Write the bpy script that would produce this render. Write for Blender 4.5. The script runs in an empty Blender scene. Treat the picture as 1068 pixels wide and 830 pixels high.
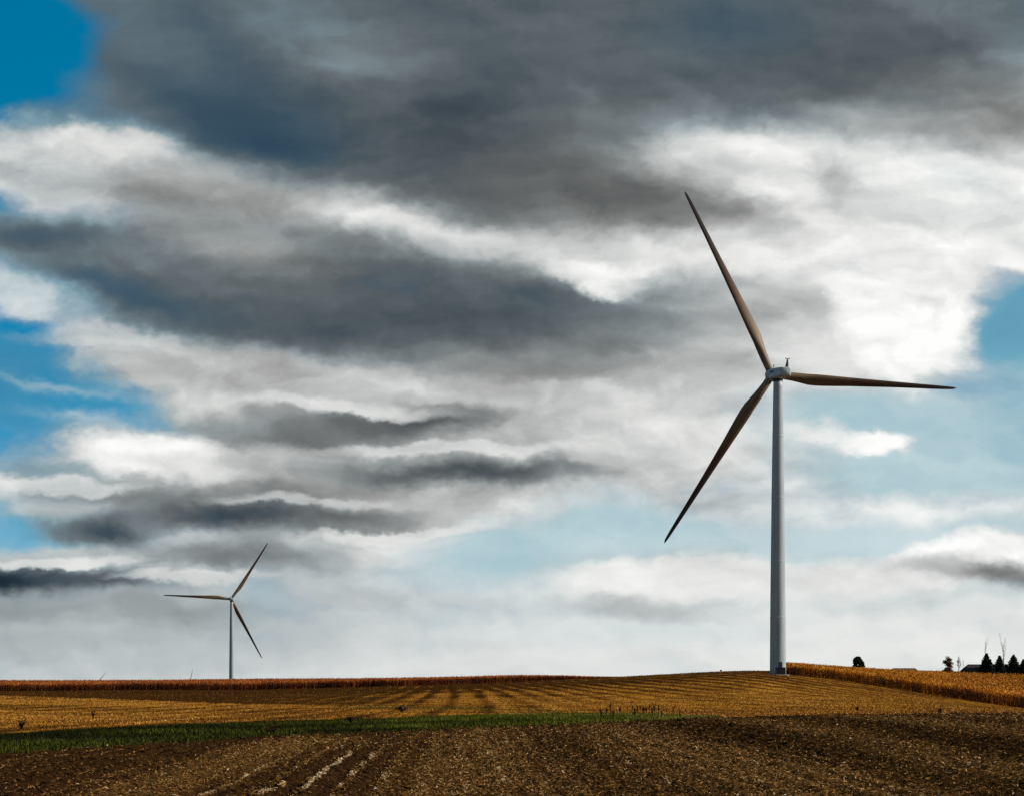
import bpy, bmesh, math, random
import numpy as np
from mathutils import Vector, Matrix, Euler

random.seed(7)
RNG = np.random.default_rng(7)
S = bpy.context.scene
COL = S.collection
R = math.radians
F = 2000.0          # focal length in pixels of the photograph
KY = F / 1068.0     # depths below are noted for a 1068 px lens and stretched by this
HOR = 705.0         # eye level row of the photograph
EYE = 2.2           # camera height above the ploughed field

# ------------------------------------------------------------------ camera
cam_d = bpy.data.cameras.new('camera')
cam = bpy.data.objects.new('camera', cam_d)
COL.objects.link(cam)
cam.location = (0, 0, EYE)
cam.rotation_euler = (R(90), 0, 0)
cam_d.sensor_width = 36.0
cam_d.lens = 36.0 * F / 1068.0
cam_d.shift_y = (HOR - 415.0) / 1068.0
cam_d.clip_start = 0.1
cam_d.clip_end = 60000
S.camera = cam

# ------------------------------------------------------------------ render / view
S.render.engine = 'CYCLES'
S.cycles.use_denoising = False
S.cycles.max_bounces = 5
S.cycles.diffuse_bounces = 3
S.cycles.glossy_bounces = 2
S.cycles.transparent_max_bounces = 6
S.view_settings.view_transform = 'Standard'
S.view_settings.look = 'None'
S.view_settings.exposure = 0.0
S.view_settings.gamma = 1.0
S.view_settings.use_curve_mapping = False

SUN_AZ, SUN_EL = 90.0, 30.0          # clockwise from the view axis, above horizon

# ------------------------------------------------------------------ sun
sun_d = bpy.data.lights.new('sun', 'SUN')
sun_d.energy = 5.0
sun_d.angle = R(0.6)
sun_d.color = (1.0, 0.90, 0.77)
sun = bpy.data.objects.new('sun', sun_d)
COL.objects.link(sun)
sd = Vector((math.sin(R(SUN_AZ)) * math.cos(R(SUN_EL)), math.cos(R(SUN_AZ)) * math.cos(R(SUN_EL)), math.sin(R(SUN_EL))))
sun.rotation_euler = sd.to_track_quat('Z', 'Y').to_euler()
sun.location = (60, 0, 60)


def lin(*c):
    out = []
    for v in c:
        v /= 255.0
        out.append(v / 12.92 if v <= 0.04045 else ((v + 0.055) / 1.055) ** 2.4)
    return tuple(out)


class NT:
    """tiny node-tree writer"""
    def __init__(self, tree):
        self.t = tree
        tree.nodes.clear()

    def n(self, kind, **kw):
        nd = self.t.nodes.new(kind)
        for k, v in kw.items():
            setattr(nd, k, v)
        return nd

    def put(self, sock, val):
        if isinstance(val, bpy.types.NodeSocket):
            self.t.links.new(val, sock)
        elif val is not None:
            sock.default_value = val

    def math(self, op, a, b=None, c=None, clamp=False):
        nd = self.n('ShaderNodeMath', operation=op, use_clamp=clamp)
        self.put(nd.inputs[0], a)
        self.put(nd.inputs[1], b)
        self.put(nd.inputs[2], c)
        return nd.outputs[0]

    def vmath(self, op, a, b=None, scale=None):
        nd = self.n('ShaderNodeVectorMath', operation=op)
        self.put(nd.inputs[0], a)
        self.put(nd.inputs[1], b)
        if scale is not None:
            self.put(nd.inputs['Scale'], scale)
        return nd.outputs[0]

    def noise(self, vec, scale, detail=4, rough=0.5, color=False, dist=0.0):
        nd = self.n('ShaderNodeTexNoise')
        self.put(nd.inputs['Vector'], vec)
        nd.inputs['Scale'].default_value = scale
        nd.inputs['Detail'].default_value = detail
        nd.inputs['Roughness'].default_value = rough
        nd.inputs['Distortion'].default_value = dist
        return nd.outputs['Color' if color else 'Fac']

    def rng(self, v, a, b, c=0.0, d=1.0, smooth=True):
        nd = self.n('ShaderNodeMapRange', interpolation_type='SMOOTHSTEP' if smooth else 'LINEAR')
        nd.clamp = True
        self.put(nd.inputs[0], v)
        for i, x in enumerate((a, b, c, d)):
            self.put(nd.inputs[i + 1], x)
        return nd.outputs[0]

    def mix(self, f, a, b, blend='MIX'):
        nd = self.n('ShaderNodeMix', data_type='RGBA', blend_type=blend)
        self.put(nd.inputs[0], f)
        for s, v in ((nd.inputs[6], a), (nd.inputs[7], b)):
            if isinstance(v, tuple) and len(v) == 3:
                v = (*v, 1.0)
            self.put(s, v)
        return nd.outputs[2]

    def mapv(self, vec, loc=(0, 0, 0), rot=(0, 0, 0), scale=(1, 1, 1), kind='POINT'):
        nd = self.n('ShaderNodeMapping', vector_type=kind)
        self.put(nd.inputs['Vector'], vec)
        nd.inputs['Location'].default_value = loc
        nd.inputs['Rotation'].default_value = rot
        nd.inputs['Scale'].default_value = scale
        return nd.outputs[0]

    def ramp(self, f, stops, interp='LINEAR'):
        nd = self.n('ShaderNodeValToRGB')
        cr = nd.color_ramp
        cr.interpolation = interp
        while len(cr.elements) > len(stops):
            cr.elements.remove(cr.elements[-1])
        while len(cr.elements) < len(stops):
            cr.elements.new(1.0)
        for e, (p, c) in zip(cr.elements, stops):
            e.position = p
            e.color = (*c[:3], 1.0)
        self.put(nd.inputs[0], f)
        return nd.outputs[0]


# ------------------------------------------------------------------ world: Nishita sky with a procedural cloud deck
# Cloud banks are listed by heading and height in the sky: x to the right, y downwards, hundredths of the focal length.
# (x, y, half width, half height, tilt deg (down to the right), brightness, cover, strength, softness, blueness)
CLOUDS = [
    (534, 420, 2000, 700, 0, .84, -.1, 1., .5, 0),
    # --- pale veil low over the horizon
    (700, 560, 900, 160, 0, .77, .90, 1., .7, 1.0),
    (534, 710, 2400, 200, 0, .84, .95, 1., .9, .2),
    (560, 640, 700, 60, 0, .80, .60, .6, 1.0, .3),
    (100, 650, 480, 110, 0, .68, .95, 1., 1.0, .2),
    (760, 690, 600, 60, 0, .89, .92, .7, 1.0, 0),
    # --- the great cloud mass
    (520, 330, 660, 330, 0, .74, 1.0, 1., .6, 0),
    (330, 480, 450, 170, 3, .72, 1.0, 1., .7, 0),
    (820, 250, 340, 220, 12, .93, 1.0, 1., .6, 0),
    (1090, 190, 190, 110, 12, .88, 1.0, 1., .7, 0),
    (660, 440, 320, 150, 20, .80, .95, 1., .8, 0),
    # --- dark lid along the top
    (640, 20, 820, 215, -2, .37, 1.0, 1., .75, .4),
    (240, 70, 380, 150, 9, .33, 1.0, 1., .8, .8),
    (470, 150, 300, 140, 14, .30, 1.0, .95, .9, .3),
    (270, 150, 150, 70, 16, .25, 1.0, .9, 1.0, 1.0),
    (590, 190, 190, 80, 10, .37, 1.0, .9, 1.0, 0),
    (350, 45, 170, 70, 14, .54, 1.0, .85, 1.0, .3),
    (300, 20, 120, 50, 14, .44, 1.0, .7, 1.0, .6),
    (110, 20, 150, 60, 22, .46, 1.0, .9, 1.0, .8),
    (180, 50, 120, 50, 22, .38, 1.0, .6, 1.0, .8),
    (640, 130, 130, 50, -4, .44, 1.0, .7, 1.0, .2),
    (1040, 30, 170, 80, 0, .40, 1.0, .8, 1.0, .5),
    (900, 60, 190, 70, 4, .30, 1.0, .8, 1.0, .2),
    (760, 30, 150, 60, 0, .32, 1.0, .7, 1.0, .9),
    (1050, 110, 150, 60, 10, .46, 1.0, .8, 1.0, 0),
    (960, 130, 180, 40, 6, .56, 1.0, .7, 1.0, 0),
    # --- clear patch top left
    (10, 50, 135, 124, 18, .30, -.35, 1., .95, .9),
    (20, 60, 130, 26, 24, .52, .34, .5, 1.0, 1),
    (60, 125, 90, 36, 10, .44, .7, .8, 1.0, .9),
    # --- billow on the left under the lid
    (80, 172, 190, 62, 8, .80, 1.0, 1., .7, .1),
    (105, 150, 86, 26, 8, .88, 1.0, .95, .6, 0),
    (290, 215, 240, 60, 13, .58, 1.0, .95, .9, 0),
    (170, 205, 130, 40, 10, .54, 1.0, .8, 1.0, 0),
    (30, 190, 90, 40, 8, .68, 1.0, .6, 1.0, .2),
    (430, 238, 190, 42, 13, .86, 1.0, 1., 1.0, 0),
    (410, 236, 90, 26, 14, .92, 1.0, .9, 1.0, 0),
    (530, 264, 130, 32, 12, .84, 1.0, .95, 1.0, 0),
    (600, 248, 120, 40, 0, .70, 1.0, .8, 1.0, 0),
    # --- long dark belly
    (300, 300, 440, 90, 7, .40, 1.0, 1., .8, .3),
    (40, 245, 130, 40, 6, .30, 1.0, .95, 1.0, .9),
    (130, 272, 140, 34, 8, .46, 1.0, .8, 1.0, .4),
    (250, 262, 150, 36, 10, .56, 1.0, .9, 1.0, 0),
    (340, 285, 120, 26, 6, .46, 1.0, .8, 1.0, .1),
    (520, 330, 330, 70, 4, .32, 1.0, 1., .9, .3),
    (660, 320, 160, 46, -4, .40, 1.0, .9, 1.0, .3),
    (160, 322, 220, 46, 14, .32, .95, .95, 1.0, .9),
    (90, 296, 120, 30, 14, .32, .75, .8, 1.0, 1.0),
    (470, 300, 180, 36, 4, .40, 1.0, .8, 1.0, .4),
    (560, 312, 90, 30, 6, .31, 1.0, .8, 1.0, .5),
    (330, 350, 220, 46, 6, .30, 1.0, .9, 1.0, .4),
    # --- bright right shoulder
    (632, 290, 62, 24, 16, .95, 1.0, 1., .55, 0),
    (590, 276, 60, 18, 16, .84, 1.0, .8, 1.0, 0),
    (740, 215, 170, 52, 4, .50, 1.0, .95, 1.0, 0),
    (640, 205, 160, 52, 0, .40, 1.0, .85, 1.0, 0),
    (720, 160, 130, 34, -4, .78, 1.0, .9, 1.0, 0),
    (820, 160, 150, 42, 8, .95, 1.0, .95, 1.0, 0),
    (800, 192, 90, 24, 8, .94, 1.0, .8, 1.0, 0),
    (880, 192, 80, 30, 24, .60, 1.0, .85, 1.0, 0),
    (720, 252, 140, 26, 0, .86, 1.0, .8, 1.0, 0),
    (980, 205, 170, 80, 24, .90, 1.0, .85, 1.0, .1),
    (1000, 190, 70, 30, 24, .78, .95, .7, 1.0, .4),
    (740, 305, 150, 40, 0, .64, 1.0, .8, 1.0, .2),
    (815, 320, 180, 56, 0, .66, 1.0, .9, 1.0, 0),
    (890, 290, 110, 40, 0, .93, 1.0, .8, 1.0, 0),
    (945, 328, 112, 76, 18, 1.0, 1.0, 1., .5, 0),
    # --- clear sky cut in on the right
    (1070, 345, 84, 74, 16, .60, .62, 1., .7, 1),
    (1090, 440, 180, 110, 0, .68, .80, .95, .8, 1),
    (930, 440, 190, 50, 4, .71, .84, 1., .7, 1),
    (944, 330, 104, 70, 10, .97, 1.0, 1., .5, 0),
    (1056, 268, 90, 24, 28, .94, 1.0, 1., .8, 0),
    (1040, 230, 90, 40, 24, .88, 1.0, .8, 1.0, .1),
    # --- clear sky on the left
    (10, 400, 150, 76, 8, .50, .36, 1., .7, 1),
    (100, 425, 120, 44, 10, .56, .30, .95, .9, 1),
    (60, 405, 130, 12, 8, .74, .62, .7, 1.0, .5),
    (160, 446, 70, 20, 4, .5, .4, .8, 1.0, .8),
    (20, 302, 110, 36, 20, .80, .75, .95, .9, .5),
    (70, 352, 150, 20, 8, .76, .62, .9, 1.0, .4),
    (20, 340, 60, 16, 8, .7, .1, .8, 1.0, .4),
    (80, 432, 120, 14, 4, .80, .5, .8, 1.0, .3),
    (10, 535, 110, 80, 0, .60, .45, .8, 1.0, 1),
    # --- layered middle
    (140, 365, 120, 26, 14, .74, .95, .9, 1.0, .1),
    (230, 398, 180, 50, 8, .76, 1.0, .95, .9, 0),
    (300, 384, 150, 26, 8, .62, 1.0, .7, 1.0, 0),
    (430, 404, 170, 34, 4, .76, 1.0, .9, 1.0, 0),
    (560, 385, 180, 40, 2, .46, 1.0, .85, 1.0, 0),
    (620, 360, 130, 40, -10, .48, 1.0, .8, 1.0, .1),
    (600, 425, 180, 34, 4, .78, 1.0, .9, 1.0, 0),
    (720, 380, 120, 50, 0, .68, 1.0, .7, 1.0, 0),
    (330, 454, 200, 40, -2, .43, 1.0, 1., 1.0, .1),
    (425, 440, 130, 24, -3, .33, 1.0, 1., 1.0, .1),
    (230, 446, 90, 20, 0, .55, 1.0, .7, 1.0, .2),
    (40, 490, 140, 40, 0, .60, .85, .9, 1.0, .5),
    (20, 503, 90, 20, 6, .82, .9, .9, 1.0, .2),
    (160, 474, 125, 38, 10, .90, 1.0, 1., .5, 0),
    (290, 484, 140, 26, 4, .80, 1.0, .9, 1.0, 0),
    (560, 470, 200, 34, 0, .73, 1.0, .8, 1.0, 0),
    (480, 497, 240, 25, 1, .31, 1.0, 1., 1.0, .2),
    (600, 495, 90, 12, 0, .44, 1.0, .8, 1.0, .2),
    (160, 514, 200, 30, 2, .52, 1.0, .95, 1.0, .1),
    (350, 517, 200, 20, 1, .50, 1.0, .9, 1.0, 0),
    (450, 525, 160, 20, 0, .68, 1.0, .8, 1.0, 0),
    (250, 540, 220, 30, 2, .29, 1.0, 1., 1.0, .3),
    (380, 546, 120, 20, 0, .38, 1.0, .9, 1.0, .1),
    (104, 552, 100, 30, 4, .27, 1.0, 1., 1.0, .5),
    (60, 528, 90, 18, 2, .64, .9, .8, 1.0, .2),
    (480, 552, 160, 26, -2, .78, 1.0, .9, 1.0, 0),
    (532, 542, 52, 26, -6, .86, 1.0, 1., .6, 0),
    (425, 577, 80, 17, 0, .82, .98, 1., .6, 0),
    (230, 582, 190, 24, 0, .46, 1.0, .9, 1.0, .1),
    (60, 578, 170, 16, 2, .72, .95, .9, 1.0, .1),
    (150, 600, 130, 14, 0, .72, .95, .8, 1.0, .1),
    (10, 602, 150, 27, 4, .10, 1.0, 1., 1.0, .6),
    (100, 606, 120, 20, 3, .32, 1.0, .95, 1.0, .4),
    (20, 632, 190, 26, 0, .56, .95, .9, 1.0, .2),
    (170, 640, 180, 24, 0, .60, .95, .8, 1.0, .1),
    (330, 625, 160, 24, 0, .74, .85, .7, 1.0, .1),
    # --- clear wedge centre and right
    (530, 580, 170, 46, -6, .75, .92, 1., .8, 1),
    (650, 548, 150, 44, 0, .78, .92, 1., .8, 1),
    (980, 490, 240, 86, 0, .76, .90, 1., .8, 1),
    (930, 560, 300, 50, -3, .81, .94, .95, 1.0, 1),
    (960, 530, 280, 24, -3, .88, .74, .9, 1.0, .1),
    (880, 675, 460, 60, 0, .89, .97, .95, 1.0, .05),
    (700, 660, 300, 26, 0, .85, .95, .7, 1.0, .5),
    (680, 556, 210, 30, 0, .78, .96, .85, .8, 1),
    # --- thin bright layers along the level banks
    (350, 424, 150, 12, 5, .86, 1.0, .8, .6, 0),
    (470, 470, 170, 11, 0, .86, 1.0, .8, .6, 0),
    (310, 524, 140, 8, 2, .80, 1.0, .7, .7, 0),
    (60, 500, 100, 12, 4, .86, 1.0, .8, .6, .1),
    (420, 560, 120, 10, -1, .87, 1.0, .9, .6, 0),
    (60, 584, 130, 9, 1, .86, 1.0, .9, .6, 0),
    (200, 604, 120, 9, 0, .84, 1.0, .8, .6, 0),
    # --- small clouds on the right
    (912, 462, 46, 16, 6, .96, .95, 1., .6, 0),
    (850, 450, 60, 18, 12, .88, .7, .9, 1.0, 0),
    (660, 490, 130, 34, 0, .80, .85, .7, 1.0, 0),
    (790, 505, 130, 26, 6, .86, .6, .7, 1.0, .1),
    (720, 606, 160, 32, -2, .90, 1.0, 1., .42, 0),
    (680, 632, 120, 22, 3, .66, .95, .85, 1.0, .1),
    (930, 602, 200, 30, -6, .88, 1.0, 1., .6, 0),
    (1030, 630, 160, 26, -4, .84, .92, .9, 1.0, .3),
    (1040, 572, 120, 28, -4, .98, 1.0, 1., .5, 0),
    (970, 586, 80, 16, -8, .72, 1.0, .8, 1.0, 0),
    (1045, 597, 130, 22, 0, .48, 1.0, 1., 1.0, 0),
    (940, 655, 240, 30, -6, .90, .85, .9, 1.0, 0),
]

world = bpy.data.worlds.new('World')
S.world = world
world.use_nodes = True
world.cycles.sampling_method = 'MANUAL'
world.cycles.sample_map_resolution = 512
w = NT(world.node_tree)
tc = w.n('ShaderNodeTexCoord').outputs['Generated']
sx = w.n('ShaderNodeSeparateXYZ')
w.put(sx.inputs[0], tc)
yy = w.math('MAXIMUM', sx.outputs[1], 0.10)
U = w.math('DIVIDE', sx.outputs[0], yy)
V = w.math('MAXIMUM', w.math('DIVIDE', sx.outputs[2], yy), -0.02)
cx = w.n('ShaderNodeCombineXYZ')
w.put(cx.inputs[0], w.math('MULTIPLY_ADD', U, F / 100, 5.34))
w.put(cx.inputs[1], w.math('MULTIPLY_ADD', V, -F / 100, 7.05))
P = cx.outputs[0]
# billow warp: coarse drift, curls and fine tatters, flattened so that layers stay level
pw = w.mapv(P, scale=(0.62, 1.0, 1.0))
w1 = w.vmath('SUBTRACT', w.noise(pw, 0.75, 3, 0.5, color=True), (0.5, 0.5, 0.5))
w2 = w.vmath('SUBTRACT', w.noise(pw, 2.6, 4, 0.55, color=True), (0.5, 0.5, 0.5))
w3 = w.vmath('SUBTRACT', w.noise(w.mapv(P, scale=(0.8, 1.0, 1.0)), 7.0, 4, 0.58, color=True), (0.5, 0.5, 0.5))
warp = w.vmath('ADD', w.vmath('MULTIPLY', w1, (1.0, 0.34, 0.0)), w.vmath('MULTIPLY', w2, (0.55, 0.30, 0.0)))
warp = w.vmath('ADD', warp, w.vmath('MULTIPLY', w3, (0.17, 0.12, 0.0)))
PW = w.vmath('ADD', P, warp)
flat = w.n('ShaderNodeVectorMath', operation='MULTIPLY')
w.put(flat.inputs[0], PW)
flat.inputs[1].default_value = (1, 1, 0)
PW = flat.outputs[0]

# a broken heavy deck, unseen: overhead, aside and behind, added to dim ambient light
deck = w.noise(pw, 0.35, 3, 0.5)
cur = w.mix(w.rng(deck, 0.35, 0.7), (0.32, 1.4, 0.7), (0.66, 0.95, 0.4))
for (x, y, rx, ry, tilt, L, A, op, soft, blue) in CLOUDS:
    m = w.mapv(PW, (x / 100, y / 100, 0), (0, 0, R(tilt)), (rx / 100, ry / 100, 1), 'TEXTURE')
    g = w.n('ShaderNodeTexGradient', gradient_type='SPHERICAL')
    w.put(g.inputs[0], m)
    f = w.rng(g.outputs['Fac'], 0.0, soft, 0.0, op)
    cur = w.mix(f, cur, (L, max(A + 0.4, 0), blue))
sp = w.n('ShaderNodeSeparateColor')
w.put(sp.inputs[0], cur)
Lm, Am = sp.outputs[0], w.math('SUBTRACT', sp.outputs[1], 0.4)
PN = w.mapv(P, scale=(0.5, 1.0, 1.0))
q0 = w.vmath('ADD', PN, w.vmath('SCALE', warp, scale=0.7))
q1 = w.vmath('ADD', q0, (0.05, -0.11, 0.0))          # a step towards the sun
fb = w.noise(q0, 1.2, 6, 0.5)
fs = w.noise(q1, 1.2, 6, 0.5)
nz = w.math('MULTIPLY', w.math('SUBTRACT', fb, 0.5), 0.27)
lit = w.math('MULTIPLY', w.math('SUBTRACT', fb, fs), 0.62)   # crowns catch the sun, undersides fall grey
calm = w.rng(sp.outputs[2], 0.3, 1.0, 1.0, 0.35)             # thin blue veils carry little texture
# bright crowns billow, dark bellies stay smooth
Lf = w.math('ADD', Lm, w.math('MULTIPLY', w.math('ADD', nz, lit), w.math('MULTIPLY', w.math('MULTIPLY', w.rng(Lm, 0.25, 0.7, 0.40, 1.0), calm), w.rng(V, 0.02, 0.085, 0.35, 1.0))), clamp=True)
Af = w.rng(w.math('ADD', Am, w.math('MULTIPLY', w.math('MULTIPLY', w.math('SUBTRACT', fb, 0.5), 1.1), calm)), 0.10, 0.86)
K = 10.0
warmc = w.ramp(Lf, [(0.0, lin(14, 18, 20)), (0.2, lin(47, 52, 55)), (0.3, lin(74, 78, 80)), (0.4, lin(101, 103, 103)), (0.5, lin(127, 129, 128)),
                    (0.62, lin(158, 159, 158)), (0.76, lin(195, 197, 196)), (0.9, lin(232, 233, 231)), (1.0, lin(254, 254, 252))])
coolc = w.ramp(Lf, [(0.0, lin(2, 18, 28)), (0.2, lin(30, 56, 74)), (0.3, lin(56, 82, 100)), (0.4, lin(86, 106, 118)), (0.5, lin(100, 134, 150)),
                    (0.62, lin(116, 170, 188)), (0.76, lin(177, 203, 211)), (0.9, lin(222, 234, 235)), (1.0, lin(250, 254, 255))])
cl = w.mix(sp.outputs[2], warmc, coolc)
cl = w.vmath('SCALE', cl, scale=K)
# the clear sky is read a little higher up than it stands: dry autumn air, deep blue low down
up = w.n('ShaderNodeCombineXYZ')
w.put(up.inputs[0], sx.outputs[0])
w.put(up.inputs[1], sx.outputs[1])
w.put(up.inputs[2], w.math('MULTIPLY_ADD', w.math('MAXIMUM', sx.outputs[2], 0.0), 2.4, 0.10))
sky = w.n('ShaderNodeTexSky', sky_type='NISHITA')
w.put(sky.inputs[0], w.vmath('NORMALIZE', up.outputs[0]))
sky.sun_disc = False
sky.sun_elevation = R(SUN_EL)
sky.sun_rotation = R(SUN_AZ)
sky.air_density = 1.0
sky.dust_density = 0.6
sky.ozone_density = 2.0
hs = w.n('ShaderNodeHueSaturation')
hs.inputs['Hue'].default_value = 0.474
hs.inputs['Saturation'].default_value = 1.5
hs.inputs['Value'].default_value = 1.5
w.put(hs.inputs['Color'], sky.outputs[0])
col = w.mix(Af, hs.outputs[0], cl)
bg = w.n('ShaderNodeBackground')
w.put(bg.inputs['Color'], col)
bg.inputs['Strength'].default_value = 0.1
wo = w.n('ShaderNodeOutputWorld')
w.t.links.new(bg.outputs[0], wo.inputs['Surface'])


# ================================================================== helpers
def mat(name, build, rough=0.9, spec=0.05):
    m = bpy.data.materials.new(name)
    m.use_nodes = True
    t = NT(m.node_tree)
    b = t.n('ShaderNodeBsdfPrincipled')
    b.inputs['Roughness'].default_value = rough
    b.inputs['Specular IOR Level'].default_value = spec
    o = t.n('ShaderNodeOutputMaterial')
    t.t.links.new(b.outputs[0], o.inputs['Surface'])
    r = build(t, b)
    if r is not None:
        if isinstance(r, tuple):
            r = (*r[:3], 1.0)
        t.put(b.inputs['Base Color'], r)
    return m


def bump(t, b, h, strength=0.5, dist=0.1):
    nd = t.n('ShaderNodeBump')
    nd.inputs['Strength'].default_value = strength
    nd.inputs['Distance'].default_value = dist
    t.put(nd.inputs['Height'], h)
    t.put(b.inputs['Normal'], nd.outputs[0])


def attr(t, name):
    nd = t.n('ShaderNodeAttribute')
    nd.attribute_name = name
    return nd.outputs['Fac']


def objco(t):
    return t.n('ShaderNodeTexCoord').outputs['Object']


def link(name, me, material=None, parent=None, smooth=False):
    o = bpy.data.objects.new(name, me)
    COL.objects.link(o)
    if parent is not None:
        o.parent = parent
    if material is not None:
        for m in (material if isinstance(material, (list, tuple)) else [material]):
            me.materials.append(m)
    if smooth:
        me.polygons.foreach_set('use_smooth', [True] * len(me.polygons))
    return o


def np_mesh(name, verts, faces, attrs=None, fattrs=None):
    """faces: (n,k) int array"""
    verts = np.asarray(verts, np.float32)
    faces = np.asarray(faces, np.int32)
    me = bpy.data.meshes.new(name)
    n, k = faces.shape
    me.vertices.add(len(verts))
    me.vertices.foreach_set('co', verts.ravel())
    me.loops.add(n * k)
    me.loops.foreach_set('vertex_index', faces.ravel())
    me.polygons.add(n)
    me.polygons.foreach_set('loop_start', np.arange(0, n * k, k, dtype=np.int32))
    me.polygons.foreach_set('loop_total', np.full(n, k, np.int32))
    me.update(calc_edges=True)
    for nm, a in (attrs or {}).items():
        at = me.attributes.new(nm, 'FLOAT', 'POINT')
        at.data.foreach_set('value', np.asarray(a, np.float32))
    for nm, a in (fattrs or {}).items():
        at = me.attributes.new(nm, 'FLOAT', 'FACE')
        at.data.foreach_set('value', np.asarray(a, np.float32))
    return me


def tag(o, label=None, cat=None, group=None, kind=None):
    for k, v in (('label', label), ('category', cat), ('group', group), ('kind', kind)):
        if v:
            o[k] = v
    return o


def empty(name, loc, rz=0.0):
    o = bpy.data.objects.new(name, None)
    COL.objects.link(o)
    o.location = loc
    o.rotation_euler = (0, 0, rz)
    o.empty_display_size = 0.3
    return o


def copy_tree(o, parent=None):
    c = o.copy()
    COL.objects.link(c)
    if parent is not None:
        c.parent = parent
    for ch in list(o.children):
        copy_tree(ch, c)
    return c


# ---- numpy value noise
def _hash(ix, iy, seed):
    h = (ix.astype(np.int64) * 374761393 + iy.astype(np.int64) * 668265263 + seed * 1274126177) & 0xffffffff
    h = ((h ^ (h >> 13)) * 1274126177) & 0xffffffff
    return ((h ^ (h >> 16)) & 0xffff) / 65535.0


def vnoise(x, y, seed=0):
    x = np.asarray(x, float); y = np.asarray(y, float)
    ix = np.floor(x); iy = np.floor(y)
    fx = x - ix; fy = y - iy
    fx = fx * fx * (3 - 2 * fx); fy = fy * fy * (3 - 2 * fy)
    a = _hash(ix, iy, seed); b = _hash(ix + 1, iy, seed)
    c = _hash(ix, iy + 1, seed); d = _hash(ix + 1, iy + 1, seed)
    return (a * (1 - fx) + b * fx) * (1 - fy) + (c * (1 - fx) + d * fx) * fy


def fbm(x, y, seed=0, octv=4, gain=0.5):
    s = 0; a = 1.0; n = 0
    for i in range(octv):
        s = s + a * vnoise(x * 2 ** i, y * 2 ** i, seed + i)
        n += a
        a *= gain
    return s / n


def smooth(v, a, b):
    t = np.clip((v - a) / (b - a), 0, 1)
    return t * t * (3 - 2 * t)


# ================================================================== terrain
# heights measured along seven headings (heading column, row where the ground shows, distance)
CTL = []
def ctl(px, rows):
    for py, Y in rows:
        Y = Y * KY
        CTL.append((px, Y, EYE - (py - HOR) * Y / F))
def flat(px):
    for Y in (4, 8, 13, 18.8):
        CTL.append((px, Y * KY, 0.0))
def away(px, z):
    for Y, zz in ((620, z - 3.5), (900, -17), (1500, -40), (2600, -66), (5000, -95), (9000, -120)):
        CTL.append((px, Y * KY, zz))
for px in (-420, 0, 270, 534, 640, 800, 940, 1068, 1480):
    flat(px)
left = [(786, 29), (765, 42), (743, 85), (725, 160), (721, 260), (720, 350), (715, 470)]
ctl(-420, left); away(-420, -2)
ctl(0, left); away(0, -2)
ctl(270, [(768, 38), (752, 62), (735, 130), (724, 230), (719, 350), (713.5, 470)]); away(270, -1.5)
ctl(534, [(758, 45), (745, 72), (733, 130), (721, 220), (714, 330), (710.5, 430)]); away(534, -1)
ctl(640, [(753, 50), (744, 72), (732, 130), (718, 220), (708, 330), (705.8, 390), (706.5, 450)]); away(640, -1)
ctl(800, [(747, 55), (742, 75), (729, 130), (713, 200), (702.5, 262), (699.2, 320), (700.5, 420)]); away(800, 2)
ctl(940, [(745, 58), (741, 80), (731, 140), (719, 224), (711, 300), (705, 420)]); away(940, 1)
rt = [(744, 60), (741.5, 85), (739.5, 130), (738, 190), (721, 300), (707.5, 420)]
ctl(1068, rt); away(1068, 1)
ctl(1480, rt); away(1480, 1)
CTL = np.array(CTL)


def _feat(px, Y):
    return np.stack([np.asarray(px, float) / 300.0, np.log(np.asarray(Y, float)) * 1.6], -1)


_cp = _feat(CTL[:, 0], CTL[:, 1])


def _phi(d2):
    return np.where(d2 > 0, d2 * np.log(np.maximum(d2, 1e-12)) * 0.5, 0)


_n = len(_cp)
_A = np.zeros((_n + 3, _n + 3))
_A[:_n, :_n] = _phi(((_cp[:, None] - _cp[None]) ** 2).sum(-1)) + np.eye(_n) * 2e-3
_A[:_n, _n] = 1; _A[:_n, _n + 1:] = _cp
_A[_n, :_n] = 1; _A[_n + 1:, :_n] = _cp.T
_w = np.linalg.solve(_A, np.concatenate([CTL[:, 2], np.zeros(3)]))


def ground(X, Y):
    X = np.asarray(X, float); Y = np.asarray(Y, float)
    shp = X.shape
    X = X.ravel(); Y = Y.ravel()
    Yc = np.clip(Y, 4 * KY, 9000 * KY)
    px = np.clip(534 + F * X / np.maximum(Yc, 8), -420, 1480)
    q = _feat(px, Yc)
    out = np.empty(len(q))
    for i in range(0, len(q), 20000):
        s = q[i:i + 20000]
        d2 = ((s[:, None] - _cp[None]) ** 2).sum(-1)
        out[i:i + 20000] = _phi(d2) @ _w[:_n] + _w[_n] + s @ _w[_n + 1:]
    k = smooth(Y, 8, 20)
    return (out * k).reshape(shp)


def gz(x, y):
    return float(ground(np.array([x]), np.array([y]))[0])


def at(px, Y):
    """world X of a heading column at distance Y"""
    return (px - 534) * Y / F


ROW = -57.0 / F                      # crop rows run this many metres sideways per metre ahead


def rowx(X, Y):
    return X - ROW * Y


# field edges: distance of each edge along its heading column
def edge(tab):
    xs = np.array([t[0] for t in tab], float); ys = np.array([t[1] for t in tab], float) * KY
    return lambda px: np.interp(px, xs, ys)


E1 = edge([(-700, 21), (-420, 23.5), (0, 29), (200, 35), (270, 38), (400, 41.5), (534, 46), (640, 50), (745, 55), (1068, 61), (1480, 66), (1800, 70)])
E2 = edge([(-700, 28.5), (-420, 31.5), (0, 40.8), (200, 56), (270, 61), (400, 66), (534, 74), (600, 77), (660, 73), (710, 63), (745, 55.4), (1068, 61.3), (1480, 66.3), (1800, 70.3)])

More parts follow.
